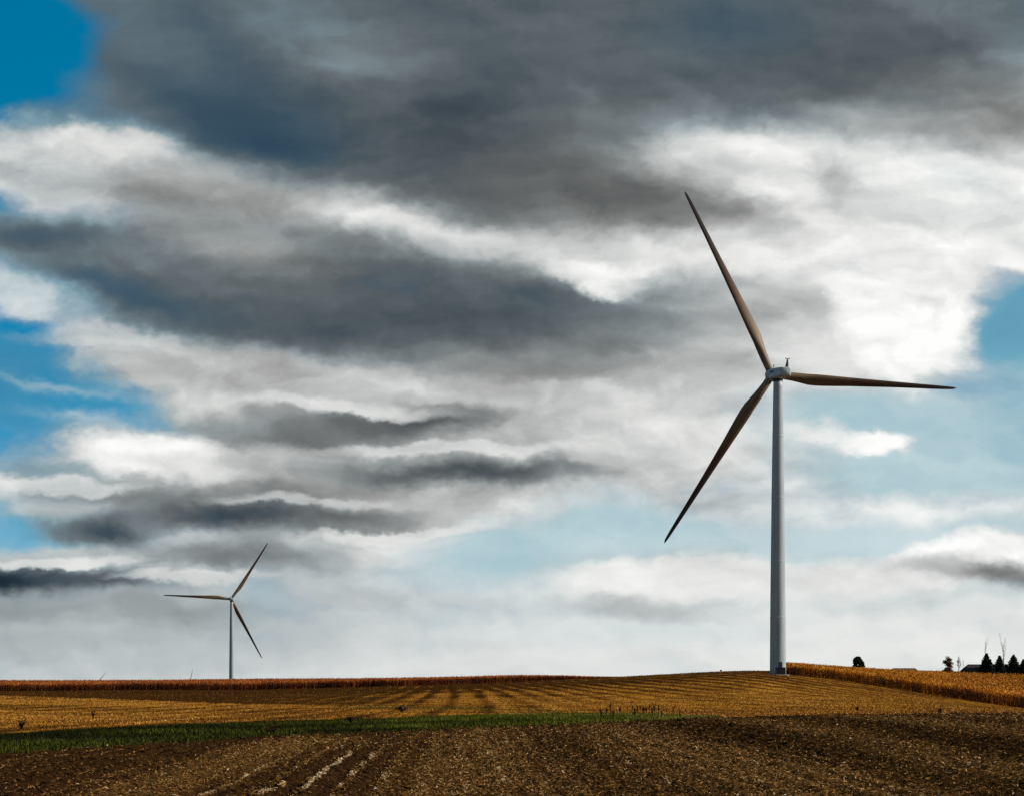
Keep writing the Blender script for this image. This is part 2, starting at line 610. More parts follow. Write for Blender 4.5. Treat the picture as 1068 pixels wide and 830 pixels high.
# ---- materials of the ground
def m_soil(t, b):
    co = objco(t)
    n1 = t.noise(co, 0.35, 4, 0.6)
    n2 = t.noise(co, 9.0, 6, 0.65)
    n3 = t.noise(co, 40.0, 3, 0.6)
    a = attr(t, 'straw')
    dirt = t.ramp(n2, [(0.3, (0.010, 0.0048, 0.0020)), (0.5, (0.034, 0.0165, 0.006)), (0.72, (0.085, 0.042, 0.014))])
    straw = t.ramp(n3, [(0.3, (0.05, 0.025, 0.008)), (0.55, (0.14, 0.073, 0.022)), (0.75, (0.26, 0.155, 0.055))])
    f = t.rng(t.math('ADD', a, t.math('MULTIPLY', t.math('SUBTRACT', n2, 0.5), 1.3)), 0.35, 0.85)
    bump(t, b, t.math('ADD', n2, t.math('MULTIPLY', n3, 0.4)), 0.9, 0.12)
    return t.mix(f, dirt, straw)
M_SOIL = mat('ploughed_soil', m_soil, 0.95, 0.0)


def m_stub(t, b):
    co = objco(t)
    g = attr(t, 'gold')
    v = t.mapv(co, rot=(0, 0, math.atan(-ROW)), scale=(1.6, 0.28, 1))
    n1 = t.noise(v, 1.2, 5, 0.65)
    n2 = t.noise(co, 3.0, 4, 0.7)
    n3 = t.noise(t.mapv(co, scale=(1, .45, 1)), 0.06, 5, 0.65)
    n4 = t.noise(t.mapv(co, scale=(.35, .35, 1)), 0.30, 6, 0.7)
    dark = t.ramp(n2, [(0.3, (0.018, 0.007, 0.0025)), (0.55, (0.05, 0.021, 0.006)), (0.75, (0.11, 0.05, 0.013))])
    gold = t.ramp(n2, [(0.25, (0.20, 0.088, 0.010)), (0.5, (0.45, 0.20, 0.022)), (0.75, (0.62, 0.32, 0.046))])
    f = t.math('ADD', g, t.math('ADD', t.math('MULTIPLY', t.math('SUBTRACT', n1, 0.5), 0.6), t.math('MULTIPLY', t.math('SUBTRACT', n3, 0.5), 0.5)))
    f = t.rng(f, 0.1, 0.9)
    gr = attr(t, 'green')
    rust = t.ramp(n2, [(0.3, (0.07, 0.025, 0.006)), (0.6, (0.18, 0.068, 0.013)), (0.8, (0.3, 0.13, 0.03))])
    gold = t.mix(t.rng(n4, 0.40, 0.60), rust, gold)
    c = t.mix(f, dark, gold)
    gcol = t.ramp(n2, [(0.3, (0.018, 0.028, 0.006)), (0.7, (0.06, 0.085, 0.014))])
    c = t.mix(gr, c, gcol)
    bump(t, b, t.math('ADD', n1, n2), 0.7, 0.25)
    return c
M_STUB = mat('stubble', m_stub, 0.95, 0.0)


def m_grass(t, b):
    co = objco(t)
    n1 = t.noise(co, 0.25, 4, 0.6)
    n2 = t.noise(co, 7.0, 4, 0.7)
    c = t.ramp(n1, [(0.35, (0.018, 0.019, 0.004)), (0.52, (0.042, 0.048, 0.006)), (0.68, (0.09, 0.10, 0.012))])
    c2 = t.ramp(n2, [(0.3, (0.45, 0.45, 0.45)), (0.7, (1.4, 1.4, 1.4))])
    bump(t, b, n2, 0.8, 0.1)
    return t.mix(1.0, c, c2, 'MULTIPLY')
M_GRASS = mat('grass_sod', m_grass, 0.95, 0.0)


def strip(name, px, lo, hi, rows, material, dz=None, attrs=None, smooth_=True, log=True):
    """a contiguous sheet of ground between two edges; px array of heading columns"""
    t = np.linspace(0, 1, rows)[:, None]
    a, b_ = lo(px)[None, :], hi(px)[None, :]
    Y = a * (b_ / a) ** t if log else a + (b_ - a) * t
    X = (px[None, :] - 534) * Y / F
    Z = ground(X, Y)
    if dz is not None:
        Z = Z + dz(X, Y)
    nr, nc = X.shape
    i = np.arange(nr * nc).reshape(nr, nc)
    fc = np.stack([i[:-1, :-1], i[:-1, 1:], i[1:, 1:], i[1:, :-1]], -1).reshape(-1, 4)
    at_ = {k: f(X, Y).ravel() for k, f in (attrs or {}).items()}
    me = np_mesh(name, np.stack([X, Y, Z], -1).reshape(-1, 3), fc, at_)
    o = link(name, me, material, smooth=smooth_)
    o['kind'] = 'structure'
    return o


def straw_amt(X, Y):
    """how much chaff lies on the ploughed field (0 bare soil .. 1 straw)"""
    r = rowx(X, Y)
    px = 534 + F * X / np.maximum(Y, 1)
    e = E1(px) / KY
    Y = Y / KY
    wob = (fbm(X / 9, Y / 16, 31, 3) - 0.5) * 3.0
    band = 0.5 + 0.5 * np.sin((r + wob) * 2 * math.pi / 6.4 + 0.9)
    big = fbm(r / 5.0, Y / 22.0, 5, 4)
    headland = smooth(Y, 30, 44)
    s = 0.14 + 0.52 * band + 1.0 * (big - 0.5)
    s = s * (1 - 0.45 * headland) + 0.22 * headland
    # bare sweep beside the grass on the left; its dark colour paints the edge shadow
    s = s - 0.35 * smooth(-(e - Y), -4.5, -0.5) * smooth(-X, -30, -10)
    s = s + 0.26 * np.cos(r * 2 * math.pi / 0.76) * (0.3 + 1.4 * fbm(X / 4, Y / 12, 63, 2))
    return np.clip(s, 0, 1)


def soil_dz(X, Y):
    r = rowx(X, Y)
    fur = 0.05 * np.sin(r * 2 * math.pi / 0.76 + 0.5 * (fbm(X / 2, Y / 6, 61, 2) - .5))
    clod = 0.10 * (fbm(X * 2.2, Y * 2.2, 3, 3) - 0.5) + 0.07 * (fbm(X * 7, Y * 7, 9, 2) - 0.5)
    big = 0.10 * (fbm(X / 3, Y / 5, 19, 2) - 0.5)
    ed = smooth(E1(534 + F * X / np.maximum(Y, 1)) - Y, 0.1, 1.5)
    return (fur + clod + big) * smooth(Y, 2, 6) * ed


PXA = np.concatenate([np.linspace(-700, -60, 40)[:-1], np.linspace(-60, 1130, 620), np.linspace(1130, 1800, 40)[1:]])
NEAR = lambda px: np.full_like(np.asarray(px, float), 12.0 * KY)
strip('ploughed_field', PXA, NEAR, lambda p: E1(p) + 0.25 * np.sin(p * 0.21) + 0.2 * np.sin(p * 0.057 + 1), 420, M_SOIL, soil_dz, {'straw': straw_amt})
EDGE1 = lambda p: E1(p) + 0.25 * np.sin(p * 0.21) + 0.2 * np.sin(p * 0.057 + 1)


# field under and behind the viewer, out to the sides
def wide_sheet(name, x0, x1, y0, y1, nx, ny, material, attrs=None):
    X, Y = np.meshgrid(np.linspace(x0, x1, nx), np.linspace(y0, y1, ny))
    Z = ground(X, Y) - 0.06
    i = np.arange(nx * ny).reshape(ny, nx)
    fc = np.stack([i[:-1, :-1], i[:-1, 1:], i[1:, 1:], i[1:, :-1]], -1).reshape(-1, 4)
    me = np_mesh(name, np.stack([X, Y, Z], -1).reshape(-1, 3), fc, {k: f(X, Y).ravel() for k, f in (attrs or {}).items()})
    o = link(name, me, material, smooth=True)
    o['kind'] = 'structure'
    return o
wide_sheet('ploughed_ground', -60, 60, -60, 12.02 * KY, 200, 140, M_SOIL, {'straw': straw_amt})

MERGE = lambda p: np.maximum(E2(p), EDGE1(p) + 0.02)
PXG = PXA[PXA < 754]
strip('grass_waterway', PXG, EDGE1, MERGE, 40, M_GRASS,
      lambda X, Y: 0.0 * X)


def gold_amt(X, Y):
    px = 534 + F * X / np.maximum(Y, 1)
    r = rowx(X, Y)
    Y = Y / KY
    wob = (fbm(X / 30, Y / 60, 77, 3) - 0.5) * 4
    st = 0.5 + 0.5 * np.sin((r + wob) * 2 * math.pi / 4.6) * (0.4 + 1.1 * fbm(X / 9, Y / 60, 87, 3))
    st2 = 0.5 + 0.5 * np.sin((r + wob) * 2 * math.pi / 2.5 + 1.2)
    base = 0.92 - 0.62 * smooth(Y, 95, 300) 
    b3 = np.interp(px, [-100, 0, 100, 200, 300, 400, 480], [166, 160, 150, 141, 132, 120, 110]) + 2.0 * (fbm(X / 12, Y * 0, 33, 2) - .5)
    fade = smooth(480 - px, 0, 130)
    nearleft = smooth(b3 - Y, 0, 3) * fade
    midleft = smooth(Y - b3, 0, 3) * fade
    base = np.maximum(base, 0.92 * nearleft) - 0.10 * smooth(700 - px, 0, 250)
    amp = 0.45 + 0.35 * smooth(Y, 90, 200)
    e2 = E2(px) / KY
    base = base - 0.30 * smooth(e2 + 26 - Y, 0, 22) * smooth(640 - px, 0, 300) - 0.25 * smooth(Y, 240, 330)
    lay = fbm(X / 70, Y / 9, 91, 4) - 0.5
    g = base + 1.5 * lay * (1 - 0.6 * smooth(px, 420, 700)) + (st - 0.55) * amp + (st2 - 0.5) * 0.22 + (fbm(X / 12, Y / 30, 41, 4) - 0.5) * 0.5
    g = g * (1 - midleft * (0.88 - 0.35 * smooth(px, 180, 420)))
    return np.clip(g, 0, 1)


def green_amt(X, Y):
    px = 534 + F * X / np.maximum(Y, 1)
    Y = Y / KY
    c = np.interp(px, [330, 400, 480, 575, 620], [122, 116, 106, 90, 86])
    wdt = np.interp(px, [330, 400, 575, 620], [6.0, 5.0, 4.0, 3.0])
    m = np.exp(-((Y - c) / wdt) ** 2) * smooth(px, 325, 365) * smooth(620 - px, 0, 40)
    return np.clip(m * 1.1 * (0.4 + 0.9 * fbm(X / 2, Y / 4, 4, 3)), 0, 1)


PXF = PXA
strip('stubble_field', PXF, lambda p: np.where(p < 754, MERGE(p), EDGE1(p)), lambda p: np.full_like(p, 640.0 * KY), 360, M_STUB,
      lambda X, Y: 0.10 * (fbm(X / 1.5, Y / 3, 6, 3) - 0.5) * smooth(Y, 120, 140), {'gold': gold_amt, 'green': green_amt})
wide = wide_sheet('ground', -420, 420, -80, 900, 120, 140, M_SOIL, {'straw': lambda X, Y: X * 0 + .5})
wide.location.z = -0.35
strip('far_hills', np.linspace(-700, 1800, 160), lambda p: np.full_like(p, 640.0 * KY), lambda p: np.full_like(p, 9000.0 * KY), 60, M_STUB, None,
      {'gold': gold_amt, 'green': lambda X, Y: X * 0})


# ================================================================== scattered stuff
def quads(c, ax, ay):
    """c centre (n,3), ax half length vector, ay half width vector -> verts, faces"""
    v = np.stack([c - ax - ay, c + ax - ay, c + ax + ay, c - ax + ay], 1).reshape(-1, 3)
    f = np.arange(len(c) * 4).reshape(-1, 4)
    return v, f


def m_tint(stops, rough=0.85, spec=0.15, trans=False):
    def f(t, b):
        return t.ramp(attr(t, 'tint'), stops)
    return f


M_STRAW = mat('corn_stalk_litter', m_tint([(0.0, (0.025, 0.012, 0.004)), (0.35, (0.12, 0.052, 0.011)), (0.7, (0.31, 0.16, 0.042)), (0.9, (0.46, 0.28, 0.10)), (1.0, (0.80, 0.70, 0.52))]))


def litter():
    N = 920000
    # sample depth so that density per visible area stays even
    Y = KY * 12.5 * (62 / 12.5) ** (RNG.random(N) ** 0.85)
    px = RNG.uniform(-190, 1260, N)
    X = (px - 534) * Y / F
    ok = (Y < EDGE1(px) - 0.2)
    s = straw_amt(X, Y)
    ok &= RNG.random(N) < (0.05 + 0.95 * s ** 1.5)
    X, Y, s = X[ok], Y[ok], s[ok]
    n = len(X)
    tint = np.clip(RNG.normal(0.38, 0.25, n) + 0.25 * (s - 0.4), 0, 0.93)
    pale = RNG.random(n) < 0.008
    tint[pale] = RNG.uniform(0.8, 1.0, pale.sum())
    # broken bright rows of shredded stalks, lower left
    ex, ey = [], []
    for r0, y0, y1, m, cut in ((-4.69, 35, 47, 4200, .36), (-2.97, 35.5, 53, 5200, .34), (-2.33, 35.5, 53, 4200, .38), (-3.54, 34, 40, 700, .5), (-1.6, 36, 46, 700, .62), (.9, 38, 52, 700, .6), (4.4, 38, 60, 900, .62)):
        yy = RNG.uniform(y0, y1, m)
        keep = vnoise(yy * 0.8, yy * 0 + r0 * 9, 12) > cut
        yy = yy[keep]
        ex.append(r0 + ROW * yy + RNG.normal(0, 0.024, len(yy)) + 0.04 * np.sin(yy * 1.3 + r0)); ey.append(yy)
    ex = np.concatenate(ex); ey = np.concatenate(ey)
    X = np.concatenate([X, ex]); Y = np.concatenate([Y, ey])
    tint = np.concatenate([tint, np.clip(RNG.normal(0.90, 0.12, len(ex)), 0, 1)])
    n = len(X)
    Z = ground(X, Y) + soil_dz(X, Y) + RNG.uniform(0.0, 0.035, n)
    a = RNG.uniform(0, 2 * math.pi, n)
    el = RNG.normal(0.08, 0.28, n)
    L = RNG.uniform(0.010, 0.040, n) * (0.6 + Y / KY / 40)
    W = RNG.uniform(0.003, 0.008, n) * (0.6 + Y / KY / 26)
    d = np.stack([np.cos(a) * np.cos(el), np.sin(a) * np.cos(el), np.sin(el)], -1)
    side = np.stack([-np.sin(a), np.cos(a), RNG.normal(0, 0.5, n)], -1)
    side /= np.linalg.norm(side, axis=1, keepdims=True)
    v, f = quads(np.stack([X, Y, Z + np.abs(np.sin(el)) * L], -1), d * L[:, None], side * W[:, None])
    me = np_mesh('straw_litter', v, f, None, {'tint': tint})
    tag(link('straw_litter', me, M_STRAW), 'pale broken straw and stalk litter strewn over the dark ploughed soil', 'straw', kind='stuff')
litter()

M_CLOD = mat('soil_clods', m_tint([(0.0, (0.007, 0.004, 0.0024)), (0.6, (0.022, 0.012, 0.0065)), (1.0, (0.06, 0.034, 0.017))]), 0.95, 0.0)


def clods():
    N = 60000
    Y = KY * 12.5 * (60 / 12.5) ** (RNG.random(N) ** 0.9)
    px = RNG.uniform(-190, 1260, N)
    X = (px - 534) * Y / F
    ok = (Y < EDGE1(px) - 0.3) & (RNG.random(N) < 1.1 - straw_amt(X, Y))
    X, Y = X[ok], Y[ok]
    n = len(X)
    Z = ground(X, Y) + soil_dz(X, Y)
    base = np.array([(-1, -1, -1), (1, -1, -1), (1, 1, -1), (-1, 1, -1), (-.6, -.6, .7), (.6, -.6, .7), (.6, .6, .7), (-.6, .6, .7)], float)
    v = base[None] * (1 + RNG.normal(0, 0.25, (n, 8, 3)))
    sc = np.minimum(RNG.gamma(2.2, 0.011, n), 0.05) * (0.7 + Y / KY / 50)
    a = RNG.uniform(0, 6.28, n)
    ca, sa = np.cos(a)[:, None], np.sin(a)[:, None]
    vx = v[..., 0] * ca - v[..., 1] * sa; vy = v[..., 0] * sa + v[..., 1] * ca
    v = np.stack([vx, vy, v[..., 2] * 0.7], -1) * sc[:, None, None] + np.stack([X, Y, Z], -1)[:, None]
    fb = np.array([(4, 5, 6, 7), (0, 1, 5, 4), (1, 2, 6, 5), (2, 3, 7, 6), (3, 0, 4, 7)])
    f = (np.arange(n)[:, None, None] * 8 + fb[None]).reshape(-1, 4)
    me = np_mesh('soil_clods', v.reshape(-1, 3), f, None, {'tint': np.repeat(RNG.random(n), 5)})
    tag(link('soil_clods', me, M_CLOD), 'dark crumbly clods of earth lying on the ploughed field', 'soil', kind='stuff')
clods()

M_BLADE = mat('grass_blades', m_tint([(0.0, (0.012, 0.014, 0.003)), (0.4, (0.046, 0.053, 0.006)), (0.8, (0.125, 0.14, 0.013)), (1.0, (0.24, 0.19, 0.05))]), 0.8)


def grass():
    N = 110000
    px = RNG.uniform(-220, 750, N)
    a, b_ = EDGE1(px), MERGE(px)
    over = 3.0 * (fbm(px / 14, px * 0, 45, 3) - 0.42)
    Y = a - over + (b_ - a + over * 1.6) * RNG.random(N)
    X = (px - 534) * Y / F
    patch = fbm(X / 3, Y / 3, 15, 3)
    ok = RNG.random(N) < patch * 1.6 - 0.1
    X, Y, patch = X[ok], Y[ok], patch[ok]
    n = len(X)
    Z = ground(X, Y)
    h = RNG.uniform(0.05, 0.15, n) * (0.5 + patch)
    ang = RNG.uniform(0, 6.28, n)
    wd = np.stack([np.cos(ang), np.sin(ang), np.zeros(n)], -1) * RNG.uniform(0.012, 0.03, n)[:, None]
    ln = np.stack([RNG.normal(0, 0.4, n), RNG.normal(0, 0.4, n), np.ones(n)], -1) * h[:, None]
    c = np.stack([X, Y, Z], -1)
    v = np.stack([c - wd, c + wd, c + ln], 1).reshape(-1, 3)
    f = np.arange(n * 3).reshape(-1, 3)
    big = fbm(X / 5, Y / 9, 25, 3)
    me = np_mesh('grass_blades', v, f, None, {'tint': np.clip(RNG.normal(0.0, 0.16, n) - 0.56 + 1.3 * big + 0.62 * smooth(X / Y * F + 534, 250, 620), 0, 1)})
    tag(link('grass_blades', me, M_BLADE), 'short green grass growing along the shallow waterway', 'grass', kind='stuff')
grass()

M_STALK = mat('cut_stalks', m_tint([(0.0, (0.05, 0.02, 0.005)), (0.4, (0.19, 0.075, 0.012)), (0.75, (0.42, 0.19, 0.030)), (1.0, (0.66, 0.43, 0.13))]), 0.8)


def stubble():
    N = 360000
    Y = KY * 45 * (430 / 45) ** (RNG.random(N) ** 0.8)
    px = RNG.uniform(-190, 1260, N)
    X = (px - 534) * Y / F
    # snap to drilled rows
    r = rowx(X, Y)
    r = np.round(r / 0.76) * 0.76 + RNG.normal(0, 0.05, N)
    X = r + ROW * Y
    px = 534 + F * X / Y
    g = gold_amt(X, Y)
    ok = (Y > np.where(px < 752, MERGE(px), EDGE1(px)) + 0.5) & (RNG.random(N) < 0.12 + 0.85 * g) & ~in_corn(X, Y, 0.0)
    X, Y, g = X[ok], Y[ok], g[ok]
    n = len(X)
    Z = ground(X, Y)
    h = RNG.uniform(0.03, 0.11, n) * (0.6 + Y / KY / 200)
    wv = RNG.uniform(0.012, 0.035, n) * (0.6 + Y / KY / 150)
    ang = RNG.uniform(0, 6.28, n)
    wd = np.stack([np.cos(ang), np.sin(ang), np.zeros(n)], -1) * wv[:, None]
    ln = np.stack([RNG.normal(0, 0.5, n), RNG.normal(0, 0.5, n), np.ones(n)], -1) * h[:, None]
    c = np.stack([X, Y, Z], -1)
    v = np.stack([c - wd, c + wd, c + wd * 0.7 + ln, c - wd * 0.7 + ln], 1).reshape(-1, 4, 3).reshape(-1, 3)
    f = np.arange(n * 4).reshape(-1, 4)
    me = np_mesh('stubble_stalks', v, f, None, {'tint': np.clip(RNG.normal(0.2, 0.16, n) + 0.5 * g, 0, 1)})
    tag(link('stubble_stalks', me, M_STALK), 'cut golden stubble standing in rows across the harvested slope', 'stubble', kind='stuff')


# ================================================================== standing corn
CORN_R = [(70, 268), (74, 263.5), (79, 246), (85.5, 224), (95, 190), (106, 150), (360, 150), (420, 470), (240, 500), (124, 470), (87, 330)]
CORN_L = [(-430, 330), (-175, 345), (-90, 352), (-45, 368), (-12, 392), (18, 420), (48, 445), (58, 465), (40, 500), (-430, 520)]
CORN_R = [(x, y * KY) for x, y in CORN_R]
CORN_L = [(x, y * KY) for x, y in CORN_L]


def in_poly(X, Y, poly):
    ins = np.zeros(np.shape(X), bool)
    n = len(poly)
    for i in range(n):
        x0, y0 = poly[i]; x1, y1 = poly[(i + 1) % n]
        if y0 == y1:
            continue
        c = ((y0 > Y) != (y1 > Y)) & (X < (x1 - x0) * (Y - y0) / (y1 - y0) + x0)
        ins ^= c
    return ins


def in_corn(X, Y, m=0):
    return in_poly(X, Y, CORN_R) | in_poly(X, Y, CORN_L)


def edge_dist(X, Y, poly):
    d = np.full(np.shape(X), 1e9)
    n = len(poly)
    for i in range(n):
        a = np.array(poly[i], float); b_ = np.array(poly[(i + 1) % n], float)
        ab = b_ - a
        t = np.clip(((X - a[0]) * ab[0] + (Y - a[1]) * ab[1]) / (ab @ ab), 0, 1)
        d = np.minimum(d, np.hypot(X - a[0] - t * ab[0], Y - a[1] - t * ab[1]))
    return d


def corn(name, poly, material, n_top, n_edge, label, hgt=2.4, big=1.0, stunt=None, pxlim=(-220, 1320)):
    root_v, root_f, tints = [], [], []
    xs = [p[0] for p in poly]; ys = [p[1] for p in poly]

    def sample(N, near):
        Y = RNG.uniform(min(ys), max(ys), N)
        X = RNG.uniform(min(xs), max(xs), N)
        px = 534 + F * X / Y
        ok = in_poly(X, Y, poly) & (px > pxlim[0]) & (px < pxlim[1])
        X, Y = X[ok], Y[ok]
        d = edge_dist(X, Y, poly)
        k = d < 7 if near else d >= 0
        return X[k], Y[k]

    def take(n, near):
        X = np.zeros(0); Y = np.zeros(0)
        while len(X) < n:
            a, b_ = sample(60000, near)
            X = np.concatenate([X, a]); Y = np.concatenate([Y, b_])
        return X[:n], Y[:n]
    off = 0
    for near, n in ((True, n_edge), (False, n_top)):
        X, Y = take(n, near)
        Z = ground(X, Y)
        H = hgt * (0.9 + 0.2 * RNG.random(n)) * (0.94 + 0.12 * fbm(X / 8, Y / 8, 3, 3))
        if stunt:
            H = H * stunt(X, Y)
        pt = RNG.normal(0, 0.13, n) + 0.5 * (fbm(X / 7, Y / 12, 55, 3) - 0.5)
        # stalk with tassel
        ang = RNG.uniform(0, 6.28, n)
        lean = np.stack([RNG.normal(0, 0.06, n), RNG.normal(0, 0.06, n), np.ones(n)], -1)
        z0 = np.zeros(n) if near else H * 0.6
        b0 = np.stack([X, Y, Z], -1) + lean * z0[:, None]
        tp = np.stack([X, Y, Z], -1) + lean * (H * 1.04)[:, None]
        wv = np.stack([np.cos(ang), np.sin(ang), np.zeros(n)], -1) * (0.022 * big)
        v = np.stack([b0 - wv, b0 + wv, tp + wv * 0.5, tp - wv * 0.5], 1).reshape(-1, 3)
        root_v.append(v); root_f.append(np.arange(len(v)).reshape(-1, 4) + off); off += len(v)
        tints.append(np.clip(0.5 + pt, 0, 1))
        lv = np.linspace(0.25, 0.98, 7) if near else np.linspace(0.70, 1.0, 4)
        for q in lv:
            az = RNG.uniform(0, 6.28, n)
            dr = np.stack([np.cos(az), np.sin(az), np.zeros(n)], -1)
            sd_ = np.stack([-np.sin(az), np.cos(az), np.zeros(n)], -1)
            hz = H * (q + RNG.normal(0, 0.03, n))
            p0 = np.stack([X, Y, Z], -1) + lean * hz[:, None]
            ln = RNG.uniform(0.28, 0.5, n) * big
            up = RNG.uniform(0.0, 0.34, n) * (0.5 + 0.8 * q) * np.minimum(1, H / 2)
            p1 = p0 + dr * (ln * 0.55)[:, None]; p1[:, 2] += up
            p2 = p0 + dr * ln[:, None]; p2[:, 2] += up - RNG.uniform(0.15, 0.5, n)
            w_ = 0.045 * big
            v = np.stack([p0 - sd_ * w_ * .5, p0 + sd_ * w_ * .5, p1 + sd_ * w_, p1 - sd_ * w_,
                          p1 - sd_ * w_, p1 + sd_ * w_, p2 + sd_ * w_ * .3, p2 - sd_ * w_ * .3], 1).reshape(-1, 3)
            root_v.append(v); root_f.append(np.arange(len(v)).reshape(-1, 4) + off); off += len(v)
            tt = np.clip((0.02 + 0.30 * q if q < .75 else 0.10 + 0.58 * q) + pt + RNG.normal(0, 0.10, n), 0, 1)  # lower leaves painted darker for the shade low in the stand
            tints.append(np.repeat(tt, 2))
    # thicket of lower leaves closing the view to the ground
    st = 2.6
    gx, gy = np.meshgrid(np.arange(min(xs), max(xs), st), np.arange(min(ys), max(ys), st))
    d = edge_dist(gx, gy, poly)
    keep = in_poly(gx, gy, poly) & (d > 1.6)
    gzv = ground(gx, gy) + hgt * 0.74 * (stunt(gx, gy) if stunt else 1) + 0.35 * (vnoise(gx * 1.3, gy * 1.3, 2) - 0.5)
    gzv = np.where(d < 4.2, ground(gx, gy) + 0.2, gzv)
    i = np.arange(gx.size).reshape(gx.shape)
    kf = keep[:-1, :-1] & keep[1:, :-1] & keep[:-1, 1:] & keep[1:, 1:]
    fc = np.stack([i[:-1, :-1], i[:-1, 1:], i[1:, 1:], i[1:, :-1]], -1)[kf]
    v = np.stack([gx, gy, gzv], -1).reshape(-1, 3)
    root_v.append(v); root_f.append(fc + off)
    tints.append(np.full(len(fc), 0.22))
    me = np_mesh(name, np.concatenate(root_v), np.concatenate(root_f), None, {'tint': np.concatenate(tints)})
    tag(link(name, me, material), label, 'corn', kind='stuff')


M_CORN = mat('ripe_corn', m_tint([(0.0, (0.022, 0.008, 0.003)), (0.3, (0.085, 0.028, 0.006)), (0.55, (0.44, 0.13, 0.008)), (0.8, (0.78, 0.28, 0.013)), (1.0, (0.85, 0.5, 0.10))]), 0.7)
M_CORN2 = mat('russet_shaded_corn', m_tint([(0.0, (0.02, 0.006, 0.003)), (0.3, (0.07, 0.019, 0.006)), (0.58, (0.33, 0.085, 0.02)), (0.85, (0.55, 0.17, 0.035)), (1.0, (0.6, 0.25, 0.06))]), 0.8)  # darker, redder version of the ripe corn; cloud shade put into the colour
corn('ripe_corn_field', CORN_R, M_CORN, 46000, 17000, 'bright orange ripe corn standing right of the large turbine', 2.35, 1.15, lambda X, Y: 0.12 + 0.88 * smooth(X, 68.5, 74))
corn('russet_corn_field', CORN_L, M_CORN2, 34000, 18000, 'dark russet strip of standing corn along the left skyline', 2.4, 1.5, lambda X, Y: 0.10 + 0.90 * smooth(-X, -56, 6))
stubble()


# ================================================================== wind turbines
def m_tower(t, b):
    co = objco(t)
    n = t.noise(t.mapv(co, scale=(.5, .5, 0.03)), 2.0, 3, 0.5)
    n2 = t.noise(co, 0.12, 3, 0.5)
    return t.ramp(t.math('MULTIPLY_ADD', n2, 0.4, t.math('MULTIPLY', n, 0.6)), [(0.3, (0.28, 0.335, 0.385)), (0.65, (0.42, 0.47, 0.515))])
M_TOWER = mat('tower_paint', m_tower, 0.45, 0.35)


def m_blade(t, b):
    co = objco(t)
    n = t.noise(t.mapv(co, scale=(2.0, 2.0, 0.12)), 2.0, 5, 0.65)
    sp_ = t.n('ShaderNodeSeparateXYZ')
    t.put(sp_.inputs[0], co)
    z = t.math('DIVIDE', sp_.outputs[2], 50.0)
    c = t.ramp(z, [(0.02, (0.22, 0.19, 0.16)), (0.12, (0.155, 0.105, 0.062)), (0.40, (0.125, 0.072, 0.034)), (0.412, (0.105, 0.044, 0.018)), (0.62, (0.055, 0.030, 0.018)), (0.85, (0.022, 0.016, 0.013))])  # white blade browned: shade and ground bounce put into the colour
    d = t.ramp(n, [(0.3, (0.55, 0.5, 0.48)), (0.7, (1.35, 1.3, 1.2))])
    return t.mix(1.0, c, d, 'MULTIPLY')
M_BLADE_P = mat('weathered_shaded_blade', m_blade, 0.55, 0.3)
M_NAC = mat('nacelle_paint', lambda t, b: t.ramp(t.noise(objco(t), 1.2, 4, 0.6), [(0.3, (0.34, 0.39, 0.42)), (0.7, (0.46, 0.50, 0.52))]), 0.45, 0.35)
M_DARK = mat('dark_metal', lambda t, b: t.ramp(t.noise(objco(t), 6, 3, 0.6), [(0.3, (0.012, 0.012, 0.013)), (0.7, (0.03, 0.029, 0.03))]), 0.5, 0.4)
M_LETTER = mat('blue_lettering', lambda t, b: (0.02, 0.07, 0.14), 0.5, 0.3)
M_CONC = mat('concrete', lambda t, b: t.ramp(t.noise(objco(t), 5, 5, 0.6), [(0.3, (0.22, 0.21, 0.19)), (0.7, (0.36, 0.34, 0.31))]), 0.9, 0.2)


def lathe(name, prof, seg=48, caps=True):
    bm = bmesh.new()
    rings = []
    for r, z in prof:
        rings.append([bm.verts.new((r * math.cos(2 * math.pi * k / seg), r * math.sin(2 * math.pi * k / seg), z)) for k in range(seg)])
    for a, b_ in zip(rings, rings[1:]):
        for k in range(seg):
            bm.faces.new((a[k], a[(k + 1) % seg], b_[(k + 1) % seg], b_[k]))
    if caps:
        bm.faces.new(rings[0][::-1]); bm.faces.new(rings[-1])
    return bm


def done(bm, name):
    bmesh.ops.recalc_face_normals(bm, faces=bm.faces)
    me = bpy.data.meshes.new(name)
    bm.to_mesh(me)
    bm.free()
    return me


def box(bm, c, s, rot=None):
    r = bmesh.ops.create_cube(bm, size=1.0)
    M = Matrix.Translation(c) @ (rot.to_4x4() if rot else Matrix()) @ Matrix.Diagonal((*s, 1))
    bmesh.ops.transform(bm, matrix=M, verts=r['verts'])
    return r['verts']


def rod(bm, a, b_, ra, rb=None, seg=8):
    a, b_ = Vector(a), Vector(b_)
    d = b_ - a
    r = bmesh.ops.create_cone(bm, cap_ends=True, segments=seg, radius1=ra, radius2=ra if rb is None else rb, depth=d.length)
    M = Matrix.Translation((a + b_) / 2) @ d.to_track_quat('Z', 'Y').to_matrix().to_4x4()
    bmesh.ops.transform(bm, matrix=M, verts=r['verts'])


def bevelled(bm, w_, seg=2):
    bmesh.ops.bevel(bm, geom=bm.edges[:], offset=w_, segments=seg, affect='EDGES', profile=0.5)


HUBZ = 75.6
TILT = 5.0           # the shaft points a little upwards at the nose
TILTM = Matrix.Rotation(R(TILT), 3, 'X')


def tower_r(z):
    return float(np.interp(z, [0, 20, 46, 62, 74.2], [2.03, 1.88, 1.58, 1.33, 1.12]))


